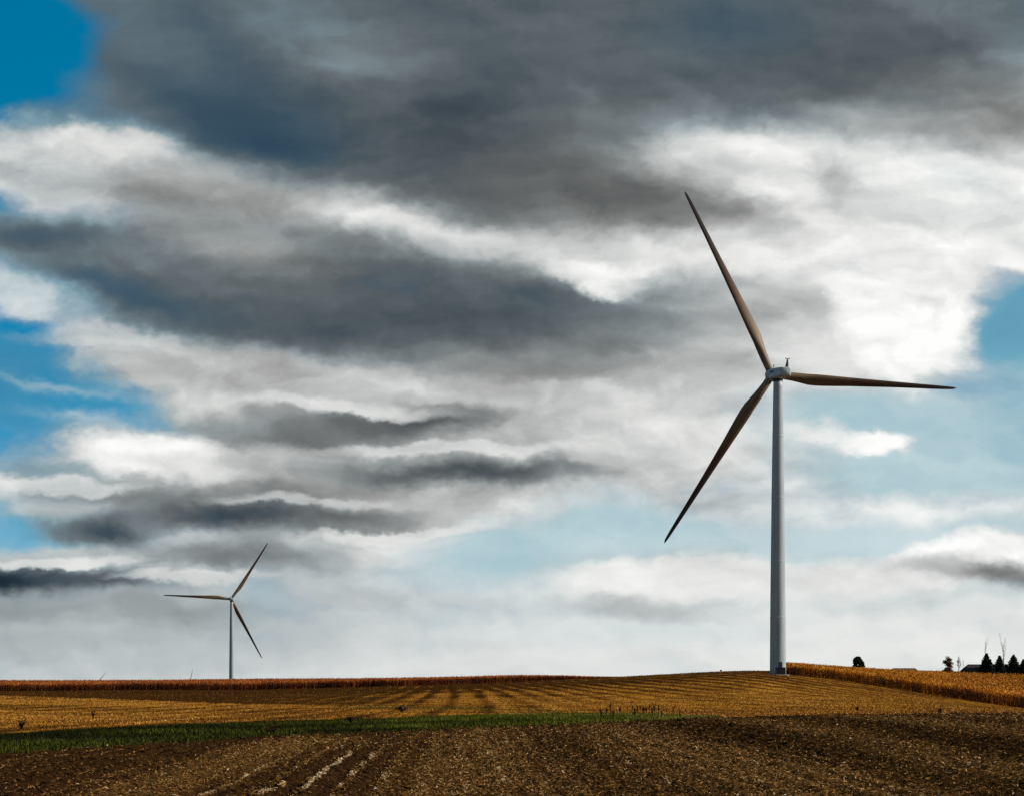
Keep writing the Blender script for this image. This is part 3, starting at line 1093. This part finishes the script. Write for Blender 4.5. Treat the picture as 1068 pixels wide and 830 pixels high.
def build_turbine():
    root = empty('wind_turbine', (0, 0, 0))
    prof = [(tower_r(z), z) for z in np.linspace(0, 74.0, 45)]
    tw = link('tower', done(lathe('tower', prof, 64), 'tower'), M_TOWER, root, True)
    for z in (14.5, 28.5, 44.5, 60.0):
        bm = lathe('f', [(tower_r(z - .12) + .005, z - .12), (tower_r(z) + .035, z - .1), (tower_r(z) + .035, z + .1), (tower_r(z + .12) + .005, z + .12)], 64, False)
        link('flange_ring', done(bm, 'flange_ring'), M_NAC, tw, True)
    bm = bmesh.new()
    box(bm, (0.0, -2.02, 2.3), (0.9, 0.16, 2.1)); bevelled(bm, .03, 1)
    link('door', done(bm, 'door'), M_DARK, tw)
    bm = lathe('found', [(3.0, -1.6), (3.0, .12), (2.6, .16), (2.15, .17), (2.15, .3), (1.9, .3)], 48)
    link('foundation', done(bm, 'foundation'), M_CONC, root)
    # nacelle: a rounded housing lofted along the shaft (local +Y is upwind, away from the viewer)
    bm = bmesh.new()
    secs = [(-6.3, .95, .80, .15), (-6.1, 1.35, 1.15, .08), (-5.2, 1.55, 1.24, 0), (-2, 1.70, 1.35, 0), (1.2, 1.70, 1.35, 0), (2.4, 1.56, 1.32, 0), (3.0, 1.35, 1.25, 0)]
    rings = []
    n = 40
    for (y, hw, hh, dz) in secs:
        ring = []
        for k in range(n):
            a = 2 * math.pi * k / n
            c, s = math.cos(a), math.sin(a)
            e = 0.42
            ring.append(bm.verts.new((hw * math.copysign(abs(c) ** e, c), y, HUBZ + dz + hh * math.copysign(abs(s) ** e, s))))
        rings.append(ring)
    for a, b_ in zip(rings, rings[1:]):
        for k in range(n):
            bm.faces.new((a[k], a[(k + 1) % n], b_[(k + 1) % n], b_[k]))
    bm.faces.new(rings[0]); bm.faces.new(rings[-1][::-1])
    nc = link('nacelle', done(bm, 'nacelle'), M_NAC, root, True)
    nc.rotation_euler = (R(TILT), 0, 0)
    nc.location = TILTM @ Vector((0, 0, -HUBZ)) + Vector((0, 0, HUBZ))
    # tower-top collar
    link('yaw_collar', done(lathe('c', [(1.16, 73.5), (1.28, 73.7), (1.3, 74.25)], 48), 'yaw_collar'), M_DARK, nc, True)
    # weather mast on the rear of the roof: tapering plate frame, cross arm and two instruments
    bm = bmesh.new()
    rod(bm, (0.45, -5.3, HUBZ + 1.0), (0.72, -5.0, HUBZ + 3.1), 0.46, 0.16, 6)
    rod(bm, (0.95, -4.5, HUBZ + 1.1), (0.74, -4.95, HUBZ + 2.9), 0.24, 0.10, 6)
    rod(bm, (0.25, -5.0, HUBZ + 3.25), (1.2, -5.0, HUBZ + 3.25), 0.08)
    rod(bm, (0.72, -5.0, HUBZ + 2.9), (0.72, -5.0, HUBZ + 3.3), 0.12)
    for x in (0.3, 1.15):
        rod(bm, (x, -5.0, HUBZ + 3.2), (x, -5.0, HUBZ + 3.55), 0.10)
    link('weather_mast', done(bm, 'weather_mast'), M_DARK, nc)
    bm = bmesh.new()
    rod(bm, (-0.6, 1.6, HUBZ + 1.6), (-0.6, 1.6, HUBZ + 2.1), 0.10, .08)
    box(bm, (-0.6, 1.6, HUBZ + 2.15), (.26, .26, .24))
    link('beacon', done(bm, 'beacon'), M_DARK, nc)
    # maker's lettering on the flanks: too small to read, kept as a row of blue strokes
    for s in (-1, 1):
        bm = bmesh.new()
        y = 1.4
        top = []
        for hh in (.62, .12, .5, .12, .5, .12, .62, .12, .5, .12, .5, .12, .62):
            ww = .3 if hh > .2 else .16
            top += [(y, hh), (y - ww, hh)]
            y -= ww
        vs = [bm.verts.new((s * 1.70, q, HUBZ + .1 + h)) for q, h in top + [(y, 0), (1.4, 0)]]
        bm.faces.new(vs)
        r = bmesh.ops.extrude_face_region(bm, geom=bm.faces[:])
        bmesh.ops.translate(bm, vec=(s * .03, 0, 0), verts=[v for v in r['geom'] if isinstance(v, bmesh.types.BMVert)])
        link('lettering', done(bm, 'lettering'), M_LETTER, nc)
    # hub with nose cone
    prof = [(1.25, 0), (1.62, .25), (1.72, 1.2), (1.62, 2.3), (1.25, 3.1), (.65, 3.65), (.05, 3.85)]
    bm = lathe('h', prof, 40)
    bmesh.ops.transform(bm, matrix=Matrix.Translation((0, 3.05, HUBZ)) @ Euler((R(-90), 0, 0)).to_matrix().to_4x4(), verts=bm.verts)
    hb = link('hub', done(bm, 'hub'), M_NAC, root, True)
    hb.rotation_euler = nc.rotation_euler
    hb.location = nc.location
    # one blade along +Z; leading edge towards -X, trailing edge towards +X
    zs = np.array([0, 1.0, 2.2, 3.5, 5, 7, 9, 11, 13.5, 17, 21, 26, 31, 36, 41, 45, 48, 49.6, 50.4])
    ch = np.interp(zs, [0, 2.0, 5, 9, 11.5, 15, 21, 31, 41, 47, 49.6, 50.4], [1.9, 1.9, 2.2, 2.8, 2.95, 2.7, 2.2, 1.6, 1.15, .9, .6, .12])
    th = np.interp(zs, [0, 2.0, 5, 9, 13, 21, 31, 41, 50.4], [1.9, 1.88, 1.5, 1.05, .82, .54, .34, .22, .05])
    tw_ = np.interp(zs, [0, 4, 12, 25, 50], [16, 15, 11, 5, 1])
    rt_ = np.interp(zs, [0, 2.2, 9], [1.0, 1.0, 0.0])          # 1 = round root
    bm = bmesh.new()
    m = 28
    rings = []
    for z, c, tt, twi, rr in zip(zs, ch, th, tw_, rt_):
        ring = []
        for k in range(m):
            a = 2 * math.pi * k / m
            # aerofoil outline
            xx = 0.5 * (1 + math.cos(a))                # 0 nose .. 1 tail
            yt = 5 * (0.2969 * math.sqrt(max(xx, 0)) - 0.126 * xx - 0.3516 * xx ** 2 + 0.2843 * xx ** 3 - 0.1036 * xx ** 4)
            ya = math.copysign(yt * tt, math.sin(a))
            xa = (xx - 0.30) * c
            xr, yr = 0.5 * c * math.cos(a), 0.5 * c * math.sin(a)
            x = xr * rr + xa * (1 - rr); y = yr * rr + ya * (1 - rr)
            ct, st = math.cos(R(twi)), math.sin(R(twi))
            ring.append(bm.verts.new((x * ct - y * st, x * st + y * ct + 0.00055 * z * z, z)))
        rings.append(ring)
    for a, b_ in zip(rings, rings[1:]):
        for k in range(m):
            bm.faces.new((a[k], a[(k + 1) % m], b_[(k + 1) % m], b_[k]))
    bm.faces.new(rings[0]); bm.faces.new(rings[-1][::-1])
    bme = done(bm, 'blade')
    for v in bme.vertices:
        v.co.z *= 0.985
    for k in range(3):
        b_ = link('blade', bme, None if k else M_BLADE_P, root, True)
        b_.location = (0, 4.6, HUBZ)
    return root


def pose(root, X, Y, Z, heading, theta):
    """heading: compass of the rotor axis clockwise from straight ahead; theta: first blade, degrees ccw from right as seen from behind"""
    root.location = (X, Y, Z)
    root.rotation_euler = (0, 0, R(-heading))
    k = 0
    for ch in root.children:
        if ch.name.split('.')[0] == 'blade':
            a = R(90 - (theta - 120 * k))
            ch.rotation_euler = (TILTM @ Matrix.Rotation(a, 3, 'Y')).to_euler()
            ch.location = Vector((0, 0, HUBZ)) + TILTM @ (Vector((0, 4.6, 0)) + Vector((math.sin(a), 0, math.cos(a))) * 0.9)
            k += 1


TUR = build_turbine()
HEAD = -11.0
TY = 257.0 * KY
TX = at(811.3, TY)
pose(TUR, TX, TY, gz(TX, TY) - 0.1, HEAD, 118)
tag(TUR, 'large white wind turbine with brown blades on the right hill', 'wind turbine', 'wind turbines')


def far_turbine(px, Y, hub_py, theta, label, heading=HEAD):
    t = copy_tree(TUR)
    Y = Y * KY
    zz = EYE - (hub_py - HOR) * Y / F - HUBZ
    pose(t, at(px, Y), Y, zz, heading, theta)
    t['label'] = label
    return t
far_turbine(241.6, 768, 624.5, 57.5, 'distant dark wind turbine rising whole behind the left corn skyline')
far_turbine(100, 3300, 713, 50, 'faint far turbine, leaning blade tip left of the distant dark turbine')
far_turbine(197.6, 3600, 712, 77, 'faint far turbine, upright blade tip just left of the distant turbine tower')
far_turbine(476.5, 4300, 713, 60, 'faintest far turbine, tiny blade tip above the middle of the skyline')


# transformer box at the tower foot
def transformer():
    x, y = TX + 0.1, TY - 3.9
    z = gz(x, y)
    root = empty('transformer_box', (x, y, z), R(4))
    bm = bmesh.new(); box(bm, (0, 0, .02), (2.7, 2.1, .36)); bevelled(bm, .03, 1)
    link('pad', done(bm, 'pad'), M_CONC, root)
    bm = bmesh.new(); box(bm, (0, 0, 1.03), (2.3, 1.6, 1.62)); bevelled(bm, .04, 2)
    link('cabinet', done(bm, 'cabinet'), M_DARK, root)
    bm = bmesh.new(); box(bm, (0, -.02, 1.895), (2.42, 1.72, .1)); bevelled(bm, .03, 1)
    link('lid', done(bm, 'lid'), M_DARK, root)
    for s in (-1, 1):
        bm = bmesh.new(); box(bm, (s * .56, -.815, 1.0), (1.06, .03, 1.4)); bevelled(bm, .01, 1)
        d = link('door', done(bm, 'door'), M_DARK, root)
        bm = bmesh.new(); box(bm, (s * .12, -.85, 1.05), (.04, .05, .3))
        link('handle', done(bm, 'handle'), M_CONC, d)
    tag(root, 'squat black transformer box on a concrete pad before the tower foot', 'transformer box')
transformer()


# ================================================================== trees
M_BARK = mat('bark', lambda t, b: t.ramp(t.noise(t.mapv(objco(t), scale=(4, 4, .7)), 3, 5, .6), [(.3, (.02, .015, .012)), (.7, (.06, .045, .035))]), .95, .1)
M_NEEDLE = mat('spruce_needles', m_tint([(0, (.006, .011, .008)), (.6, (.02, .034, .02)), (1, (.05, .066, .035))]), .9, .1)
M_LEAFD = mat('dark_leaves', m_tint([(0, (.008, .013, .007)), (.6, (.026, .036, .015)), (1, (.06, .066, .026))]), .9, .1)
M_LEAFO = mat('autumn_leaves', m_tint([(0, (.035, .016, .007)), (.5, (.11, .045, .014)), (1, (.24, .11, .03))]), .9, .1)
M_TWIG = mat('bare_twigs', lambda t, b: (0.045, 0.036, 0.03), .95, .1)


def branches(rnd, h, trunk_r, spread, levels=3, kids=6, start=.25, up=.5, wob=.12):
    """tapered limbs as (a, b, ra, rb); returns list and tip points"""
    segs, tips = [], []

    def limb(p, d, ln, r, lev):
        steps = 4
        pts = [p]
        for i in range(steps):
            d = (d + Vector((rnd.uniform(-wob, wob), rnd.uniform(-wob, wob), rnd.uniform(-wob, wob) + .04))).normalized()
            pts.append(pts[-1] + d * ln / steps)
        for i in range(steps):
            segs.append((pts[i], pts[i + 1], r * (1 - .7 * i / steps), r * (1 - .7 * (i + 1) / steps)))
        tips.append(pts[-1])
        if lev < levels:
            for k in range(kids if lev == 0 else max(3, kids - 2)):
                t = rnd.uniform(start if lev == 0 else .3, .98)
                i = min(int(t * steps), steps - 1)
                q = pts[i].lerp(pts[i + 1], t * steps - i)
                a = rnd.uniform(0, 6.283)
                out = Vector((math.cos(a), math.sin(a), 0))
                nd = (d * up + out * spread + Vector((0, 0, up * .4))).normalized()
                limb(q, nd, ln * rnd.uniform(.35, .55) * (1.1 - .4 * t if lev == 0 else 1), r * .42 * (1.1 - .5 * t), lev + 1)
    limb(Vector((0, 0, 0)), Vector((0, 0, 1)), h, trunk_r, 0)
    return segs, tips


def limb_mesh(segs, name, seg=6):
    bm = bmesh.new()
    for a, b_, ra, rb in segs:
        if (b_ - a).length > 1e-4:
            rod(bm, a, b_, max(ra, .012), max(rb, .008), seg)
    return done(bm, name)


def leaf_cloud(name, pts, size, tint, rng, flatz=1.0):
    n = len(pts)
    a = rng.normal(size=(n, 3)); a[:, 2] *= flatz
    a /= np.linalg.norm(a, axis=1, keepdims=True)
    b_ = np.cross(a, rng.normal(size=(n, 3)))
    b_ /= np.linalg.norm(b_, axis=1, keepdims=True)
    s = size * rng.uniform(.6, 1.4, n)[:, None]
    v, f = quads(np.asarray(pts, float), a * s, b_ * s * .6)
    return np_mesh(name, v, f, None, {'tint': np.clip(tint, 0, 1)})


def leafy_tree(name, label, px, Y, h, wd, leaf_mat, seed, n=5200, size=.13, shape='round', group=None, bare=0.0, blobs=26):
    Y = Y * KY
    rnd = random.Random(seed); rng = np.random.default_rng(seed)
    x = at(px, Y)
    root = empty(name, (x, Y, gz(x, Y) - .1))
    segs, tips = branches(rnd, h * .86, h * .028, .9, 2, 8, .25, .55)
    k = wd / max(2 * max(math.hypot(p.x, p.y) for p in tips), .1)
    sc = lambda p: Vector((p.x * k, p.y * k, p.z))
    segs = [(sc(a), sc(b_), ra, rb) for a, b_, ra, rb in segs]
    link('trunk', limb_mesh(segs, 'trunk'), M_BARK, root)
    pts, tn = [], []
    for i in range(blobs):
        z = h * rng.uniform(.24, .93)
        f = (z / h - .2) / .8
        rad = wd / 2 * (math.sin(math.pi * min(1, (f * .82 + .24))) ** .7 if shape == 'round' else (1 - f) ** .7 * 1.0)
        a = rng.uniform(0, 6.28); rr = rad * math.sqrt(rng.random()) * .85
        c = np.array([rr * math.cos(a), rr * math.sin(a), z])
        m = n // blobs
        br = rng.uniform(.13, .2) * wd
        q = rng.normal(size=(m, 3)); q /= np.linalg.norm(q, axis=1, keepdims=True)
        q = c + q * (br * rng.random(m) ** .45)[:, None] * np.array([1, 1, .8])
        pts.append(q); tn.append(rng.normal(.5 + rng.normal(0, .15), .18, m))
    pts = np.concatenate(pts); tn = np.concatenate(tn)
    if bare:
        kp = rng.random(len(pts)) > bare
        pts, tn = pts[kp], tn[kp]
    pts[:, 2] = np.minimum(pts[:, 2], h)
    link('crown', leaf_cloud('crown', pts, size, tn, rng), leaf_mat, root)
    tag(root, label, 'tree', group)
    return root


def spruce(label, px, Y, h, wd, seed, blunt=.0, group='dark spruces by the farmhouse'):
    Y = Y * KY
    rnd = random.Random(seed); rng = np.random.default_rng(seed)
    x = at(px, Y)
    root = empty('spruce_tree', (x, Y, gz(x, Y) - .1))
    segs = [(Vector((0, 0, 0)), Vector((0, 0, h * .5)), h * .022, h * .014), (Vector((0, 0, h * .5)), Vector((0, 0, h * .99)), h * .014, .02)]
    pts, tn = [], []
    z = h * .06
    while z < h * .98:
        f = z / h
        r = wd / 2 * (1 - f ** (1.15 + blunt)) ** .9 * (1 - .18 * (f < .12))
        nb = max(4, int(9 * (1 - f) + 4))
        a0 = rnd.uniform(0, 6.28)
        for k in range(nb):
            a = a0 + 6.283 * k / nb + rnd.uniform(-.25, .25)
            L = r * rnd.uniform(.7, 1.12) + .12
            end = Vector((L * math.cos(a), L * math.sin(a), z - L * .22))
            segs.append((Vector((0, 0, z)), end, .035 * (1 - f) + .012, .008))
            m = int(34 * L + 14)
            t = rng.random(m) ** .7
            q = np.stack([t * end.x, t * end.y, z + (end.z - z) * t], -1)
            q += rng.normal(0, 1, (m, 3)) * np.array([.12, .12, .09]) * (0.5 + .12 * L * 3)
            pts.append(q); tn.append(rng.normal(.3 + .4 * t, .15))
        z += h * .035
    link('trunk', limb_mesh(segs, 'trunk', 5), M_BARK, root)
    link('crown', leaf_cloud('crown', np.concatenate(pts), .15, np.concatenate(tn), rng, .5), M_NEEDLE, root)
    tag(root, label, 'tree', group)
    return root


def bare_tree(label, px, Y, h, wd, seed, kids=8, name='bare_tree', levels=3):
    Y = Y * KY
    rnd = random.Random(seed)
    x = at(px, Y)
    root = empty(name, (x, Y, gz(x, Y) - .1))
    segs, tips = branches(rnd, h, h * .016, .5, levels, kids, .3, .8)
    k = wd / max(2 * max(math.hypot(p.x, p.y) for p in tips), .1)
    segs = [(Vector((a.x * k, a.y * k, a.z)), Vector((b_.x * k, b_.y * k, b_.z)), ra, rb) for a, b_, ra, rb in segs]
    link('trunk', limb_mesh(segs[:4], 'trunk'), M_BARK, root)
    link('branches', limb_mesh(segs[4:], 'branches', 5), M_TWIG, root)
    tag(root, label, 'tree')
    return root


def top_h(px, Y, py):
    """height above its ground of something whose top shows at row py"""
    Y = Y * KY
    return EYE - (py - HOR) * Y / F - gz(at(px, Y), Y)


leafy_tree('round_tree', 'lone rounded dark tree standing above the orange corn right of the turbine', 894.6, 420, top_h(894.6, 420, 684), 5.6, M_LEAFD, 3, 14000, .15, blobs=46)
leafy_tree('autumn_tree', 'thin rust leaved autumn tree left of the dark farmhouse', 988.5, 400, top_h(988.5, 400, 683.5), 5.4, M_LEAFO, 11, 4200, .13, bare=.1, blobs=30, shape='round')
bare_tree('low bare tree between the rust leaved tree and farmhouse', 999.5, 402, top_h(999.5, 402, 689), 3.6, 5, 9)
bare_tree('slender bare sapling rising at the left end of the farmhouse roof', 1004.5, 398, top_h(1004.5, 398, 688.5), 1.0, 8, 4, 'bare_sapling', 1)
spruce('broad dark spruce touching the right end of the farmhouse', 1029, 396, top_h(1029, 396, 680), 7.4, 21, .55)
spruce('dark spruce second from the farmhouse, with bare tree behind', 1042.5, 398, top_h(1042.5, 398, 682.5), 6.8, 22, .55)
spruce('blunt columnar dark spruce third from the farmhouse', 1057, 394, top_h(1057, 394, 681.5), 5.8, 23, 1.3)
spruce('shortest dark spruce at the right edge of the photo', 1067.5, 392, top_h(1067.5, 392, 686.5), 5.6, 24, .8)
bare_tree('bare treetop rising just behind the broad spruce', 1029, 412, top_h(1029, 412, 675.5), 3.2, 31, 5)
bare_tree('tall bare tree behind the second spruce', 1047, 410, top_h(1047, 410, 674), 4.4, 32, 6)
leafy_tree('shrub', 'low dark bush filling the gap under the second spruce', 1049, 400, top_h(1049, 400, 692), 4.2, M_LEAFD, 41, 2200, .15, group='dark bushes under the spruces')
leafy_tree('shrub', 'low dark bush filling the gap right of the broad spruce', 1036, 401, top_h(1036, 401, 691.5), 3.6, M_LEAFD, 42, 2000, .15, group='dark bushes under the spruces')
leafy_tree('shrub', 'low dark bush right of the columnar spruce', 1062.5, 399, top_h(1062.5, 399, 692.5), 3.4, M_LEAFD, 43, 2000, .15, group='dark bushes under the spruces')

# ================================================================== farm buildings
M_ROOF = mat('dark_shingle', lambda t, b: t.ramp(t.noise(t.mapv(objco(t), scale=(1, 4, 4)), 2.5, 4, .6), [(.3, (.012, .012, .015)), (.7, (.03, .03, .036))]), .8, .2)
M_ROOFB = mat('rusty_sheet', lambda t, b: t.ramp(t.noise(t.mapv(objco(t), scale=(6, 1, 1)), 1.5, 4, .6), [(.3, (.055, .035, .02)), (.7, (.13, .085, .045))]), .7, .2)
M_WALL = mat('dark_clapboard', lambda t, b: t.ramp(t.noise(t.mapv(objco(t), scale=(.5, .5, 8)), 2.5, 4, .6), [(.3, (.018, .016, .017)), (.7, (.045, .04, .04))]), .85, .2)
M_PANE = mat('window_pane', lambda t, b: (.03, .035, .04), .1, .5)


def house(name, label, px, Y, ln, dp, wall_h, roof_h, roof_mat, rz, hip=0.0, openings=()):
    Y = Y * KY
    x = at(px, Y)
    root = empty(name, (x, Y, gz(x, Y) - .15), rz)
    bm = bmesh.new()
    box(bm, (0, 0, wall_h / 2), (ln, dp, wall_h))
    if hip == 0:
        for s in (-1, 1):
            v = [bm.verts.new(p) for p in ((s * ln / 2, -dp / 2, wall_h), (s * ln / 2, dp / 2, wall_h), (s * ln / 2, 0, wall_h + roof_h - .05))]
            bm.faces.new(v)
    link('wall', done(bm, 'wall'), M_WALL, root)
    bm = bmesh.new()
    o = .35
    x0, y0 = ln / 2 + o, dp / 2 + o
    zb = wall_h - .12
    rl = ln / 2 + o - hip
    for dz in (0.0,):
        e = [(-x0, -y0, zb), (x0, -y0, zb), (x0, y0, zb), (-x0, y0, zb), (-rl, 0, wall_h + roof_h), (rl, 0, wall_h + roof_h)]
        lo = [bm.verts.new(p) for p in e]
        hi = [bm.verts.new((p[0], p[1], p[2] + .16)) for p in e]
        for q in ((0, 1, 5, 4), (2, 3, 4, 5)):
            bm.faces.new([hi[i] for i in q]); bm.faces.new([lo[i] for i in q][::-1])
        for q in ((1, 2, 5), (3, 0, 4)):
            if hip:
                bm.faces.new([hi[i] for i in q]); bm.faces.new([lo[i] for i in q][::-1])
        for a, b_ in (((0, 1), (1, 2), (2, 3), (3, 0)) if hip else ((0, 1), (2, 3), (1, 5), (5, 2), (3, 4), (4, 0))):
            bm.faces.new((lo[a], lo[b_], hi[b_], hi[a]))
    rf = link('roof', done(bm, 'roof'), roof_mat, root)
    bm = bmesh.new(); box(bm, (0, 0, wall_h + roof_h + .2), (2 * rl - .1, .3, .1))
    link('ridge_cap', done(bm, 'ridge_cap'), roof_mat, rf)
    for (kind, ox, oz, w_, h_) in openings:
        bm = bmesh.new(); box(bm, (ox, -dp / 2 - .02, oz), (w_, .1, h_)); bevelled(bm, .02, 1)
        f = link(kind, done(bm, kind), M_CONC if kind == 'window' else M_DARK, root)
        if kind == 'window':
            bm = bmesh.new(); box(bm, (ox, -dp / 2 - .075, oz), (w_ - .16, .02, h_ - .16))
            link('pane', done(bm, 'pane'), M_PANE, f)
        else:
            bm = bmesh.new(); box(bm, (ox + w_ * .35, -dp / 2 - .1, oz), (.06, .06, .2))
            link('handle', done(bm, 'handle'), M_CONC, f)
    tag(root, label, 'building')
    return root


hh = top_h(1016, 398, 692.2)
house('farmhouse', 'low dark roofed farmhouse between the rust leaved tree and the spruces', 1016.5, 398, 8.6, 7.0, hh - 2.6, 2.45, M_ROOF, R(8), 1.8,
      [('window', -2.6, 1.5, 1.1, 1.2), ('door', 0, 1.1, 1.0, 2.1), ('window', 2.6, 1.5, 1.1, 1.2)])
hh = top_h(943, 430, 696.2)
house('long_shed', 'long low shed with rusty roof barely showing above the orange corn', 943, 430, 10.6, 6.0, hh - 1.4, 1.25, M_ROOFB, R(6), .8,
      [('door', -2.0, 1.2, 2.4, 2.3), ('window', 2.6, 1.6, 1.0, .8)])

# ================================================================== weeds, shrubs and the post
M_WEED = mat('dry_weed', lambda t, b: (0.02, 0.014, 0.008), .95, .1)
M_SEED = mat('seed_heads', m_tint([(0, (.02, .012, .006)), (1, (.09, .055, .022))]), .95, .1)


def weed_proto(seed, h):
    rnd = random.Random(seed); rng = np.random.default_rng(seed)
    root = empty('dry_weed', (0, 0, 0))
    segs, tips = branches(rnd, h, .018, .28, 2, 5, .3, 1.0)
    link('stem', limb_mesh([(a, b_, max(ra, .016), max(rb, .013)) for a, b_, ra, rb in segs], 'stem', 5), M_WEED, root)
    return root


weeds = [(626.5, 738), (632, 739.5), (637, 738), (640, 740), (646, 739), (659, 738.5), (662, 737.5), (665.5, 738), (668, 739), (671, 737), (674.5, 738.5), (677, 738), (680, 737.5),
         (683, 736.5), (686, 738), (690, 740), (696, 741), (702, 739.5), (709, 740.5), (716, 740), (722, 741)]
protos = [weed_proto(60 + i, 0.95) for i in range(3)]
used = set()
rw = random.Random(4)
for i, (px, py) in enumerate(weeds):
    p = protos[i % 3]
    o = p if i < 3 else copy_tree(p)
    Y = float(EDGE1(px)) + (1.2 if px < 700 else .6) + rw.uniform(0, .9)
    x = at(px, Y)
    o.location = (x, Y, gz(x, Y) - .02)
    s = max(.35, (EYE - (py - HOR) * Y / F - gz(x, Y)) / 0.95)
    o.scale = (s, s, s)
    o.rotation_euler = (0, 0, rw.uniform(0, 6.28))
    tag(o, 'thin dark dry weed stalk at the right end of the green grass strip', 'weed', 'dry weeds along the grass strip')


def bush(name, label, px, Y, h, wd, m, seed, n=700, size=.03):
    Y = Y * KY
    rnd = random.Random(seed); rng = np.random.default_rng(seed)
    x = at(px, Y)
    root = empty(name, (x, Y, gz(x, Y) - .02))
    segs = []
    tips = []
    for k in range(14):
        a = rnd.uniform(0, 6.28); t = rnd.uniform(.1, 1)
        e = Vector((math.cos(a) * wd / 2 * t, math.sin(a) * wd / 2 * t, h * rnd.uniform(.55, 1)))
        mid = e * .5 + Vector((0, 0, h * .1))
        segs += [(Vector((0, 0, 0)), mid, .02, .015), (mid, e, .015, .008)]
        tips.append(e); tips.append(mid)
    link('stems', limb_mesh(segs, 'stems', 5), M_WEED, root)
    pts = np.concatenate([np.array(p) + rng.normal(0, .09 * wd, (n // len(tips), 3)) for p in tips])
    pts[:, 2] = np.clip(pts[:, 2], .02, None)
    link('leaves', leaf_cloud('leaves', pts, size, rng.random(len(pts)), rng), m, root)
    tag(root, label, 'bush')


M_PINK = mat('withered_leaves', m_tint([(0, (.09, .04, .025)), (1, (.26, .14, .10))]), .9, .1)
bush('dry_bush', 'dark ragged weed bush on the far edge of the grass, left end', 22, 47, .5, .42, M_SEED, 71, 160)
bush('dry_bush', 'single dark weed bush standing in the golden stubble on the left', 97, 70, .58, .4, M_SEED, 72, 130)
bush('dry_bush', 'dark twiggy bush in the green grass below the distant turbine', 366, 55, .48, .6, M_SEED, 73, 180)
bush('dry_bush', 'small dark bush on the near edge of the grass strip', 284, 40.5, .32, .6, M_SEED, 74, 260)
bush('withered_shrub', 'pinkish withered shrub on the stubble beside the green track', 420, 92, .5, .9, M_PINK, 75, 900, .05)
bush('dry_bush', 'tiny dark weed in the golden stubble right of the turbine', 894, 75, .4, .2, M_SEED, 76, 120)
bush('dry_bush', 'tiny dark weed at the far right edge of the ploughed field', 980, 62.5, .3, .3, M_SEED, 77, 300)


def post():
    Y = 290 * KY
    x = at(752, Y)
    root = empty('marker_post', (x, Y, gz(x, Y) - .1))
    bm = bmesh.new(); rod(bm, (0, 0, 0), (0, 0, .75), .16, .13, 10)
    link('stake', done(bm, 'stake'), M_BARK, root)
    bm = bmesh.new(); box(bm, (0, 0, .85), (.5, .4, .4)); bevelled(bm, .04, 1)
    link('cap', done(bm, 'cap'), M_DARK, root)
    tag(root, 'tiny dark post on the skyline left of the large turbine', 'post')
post()
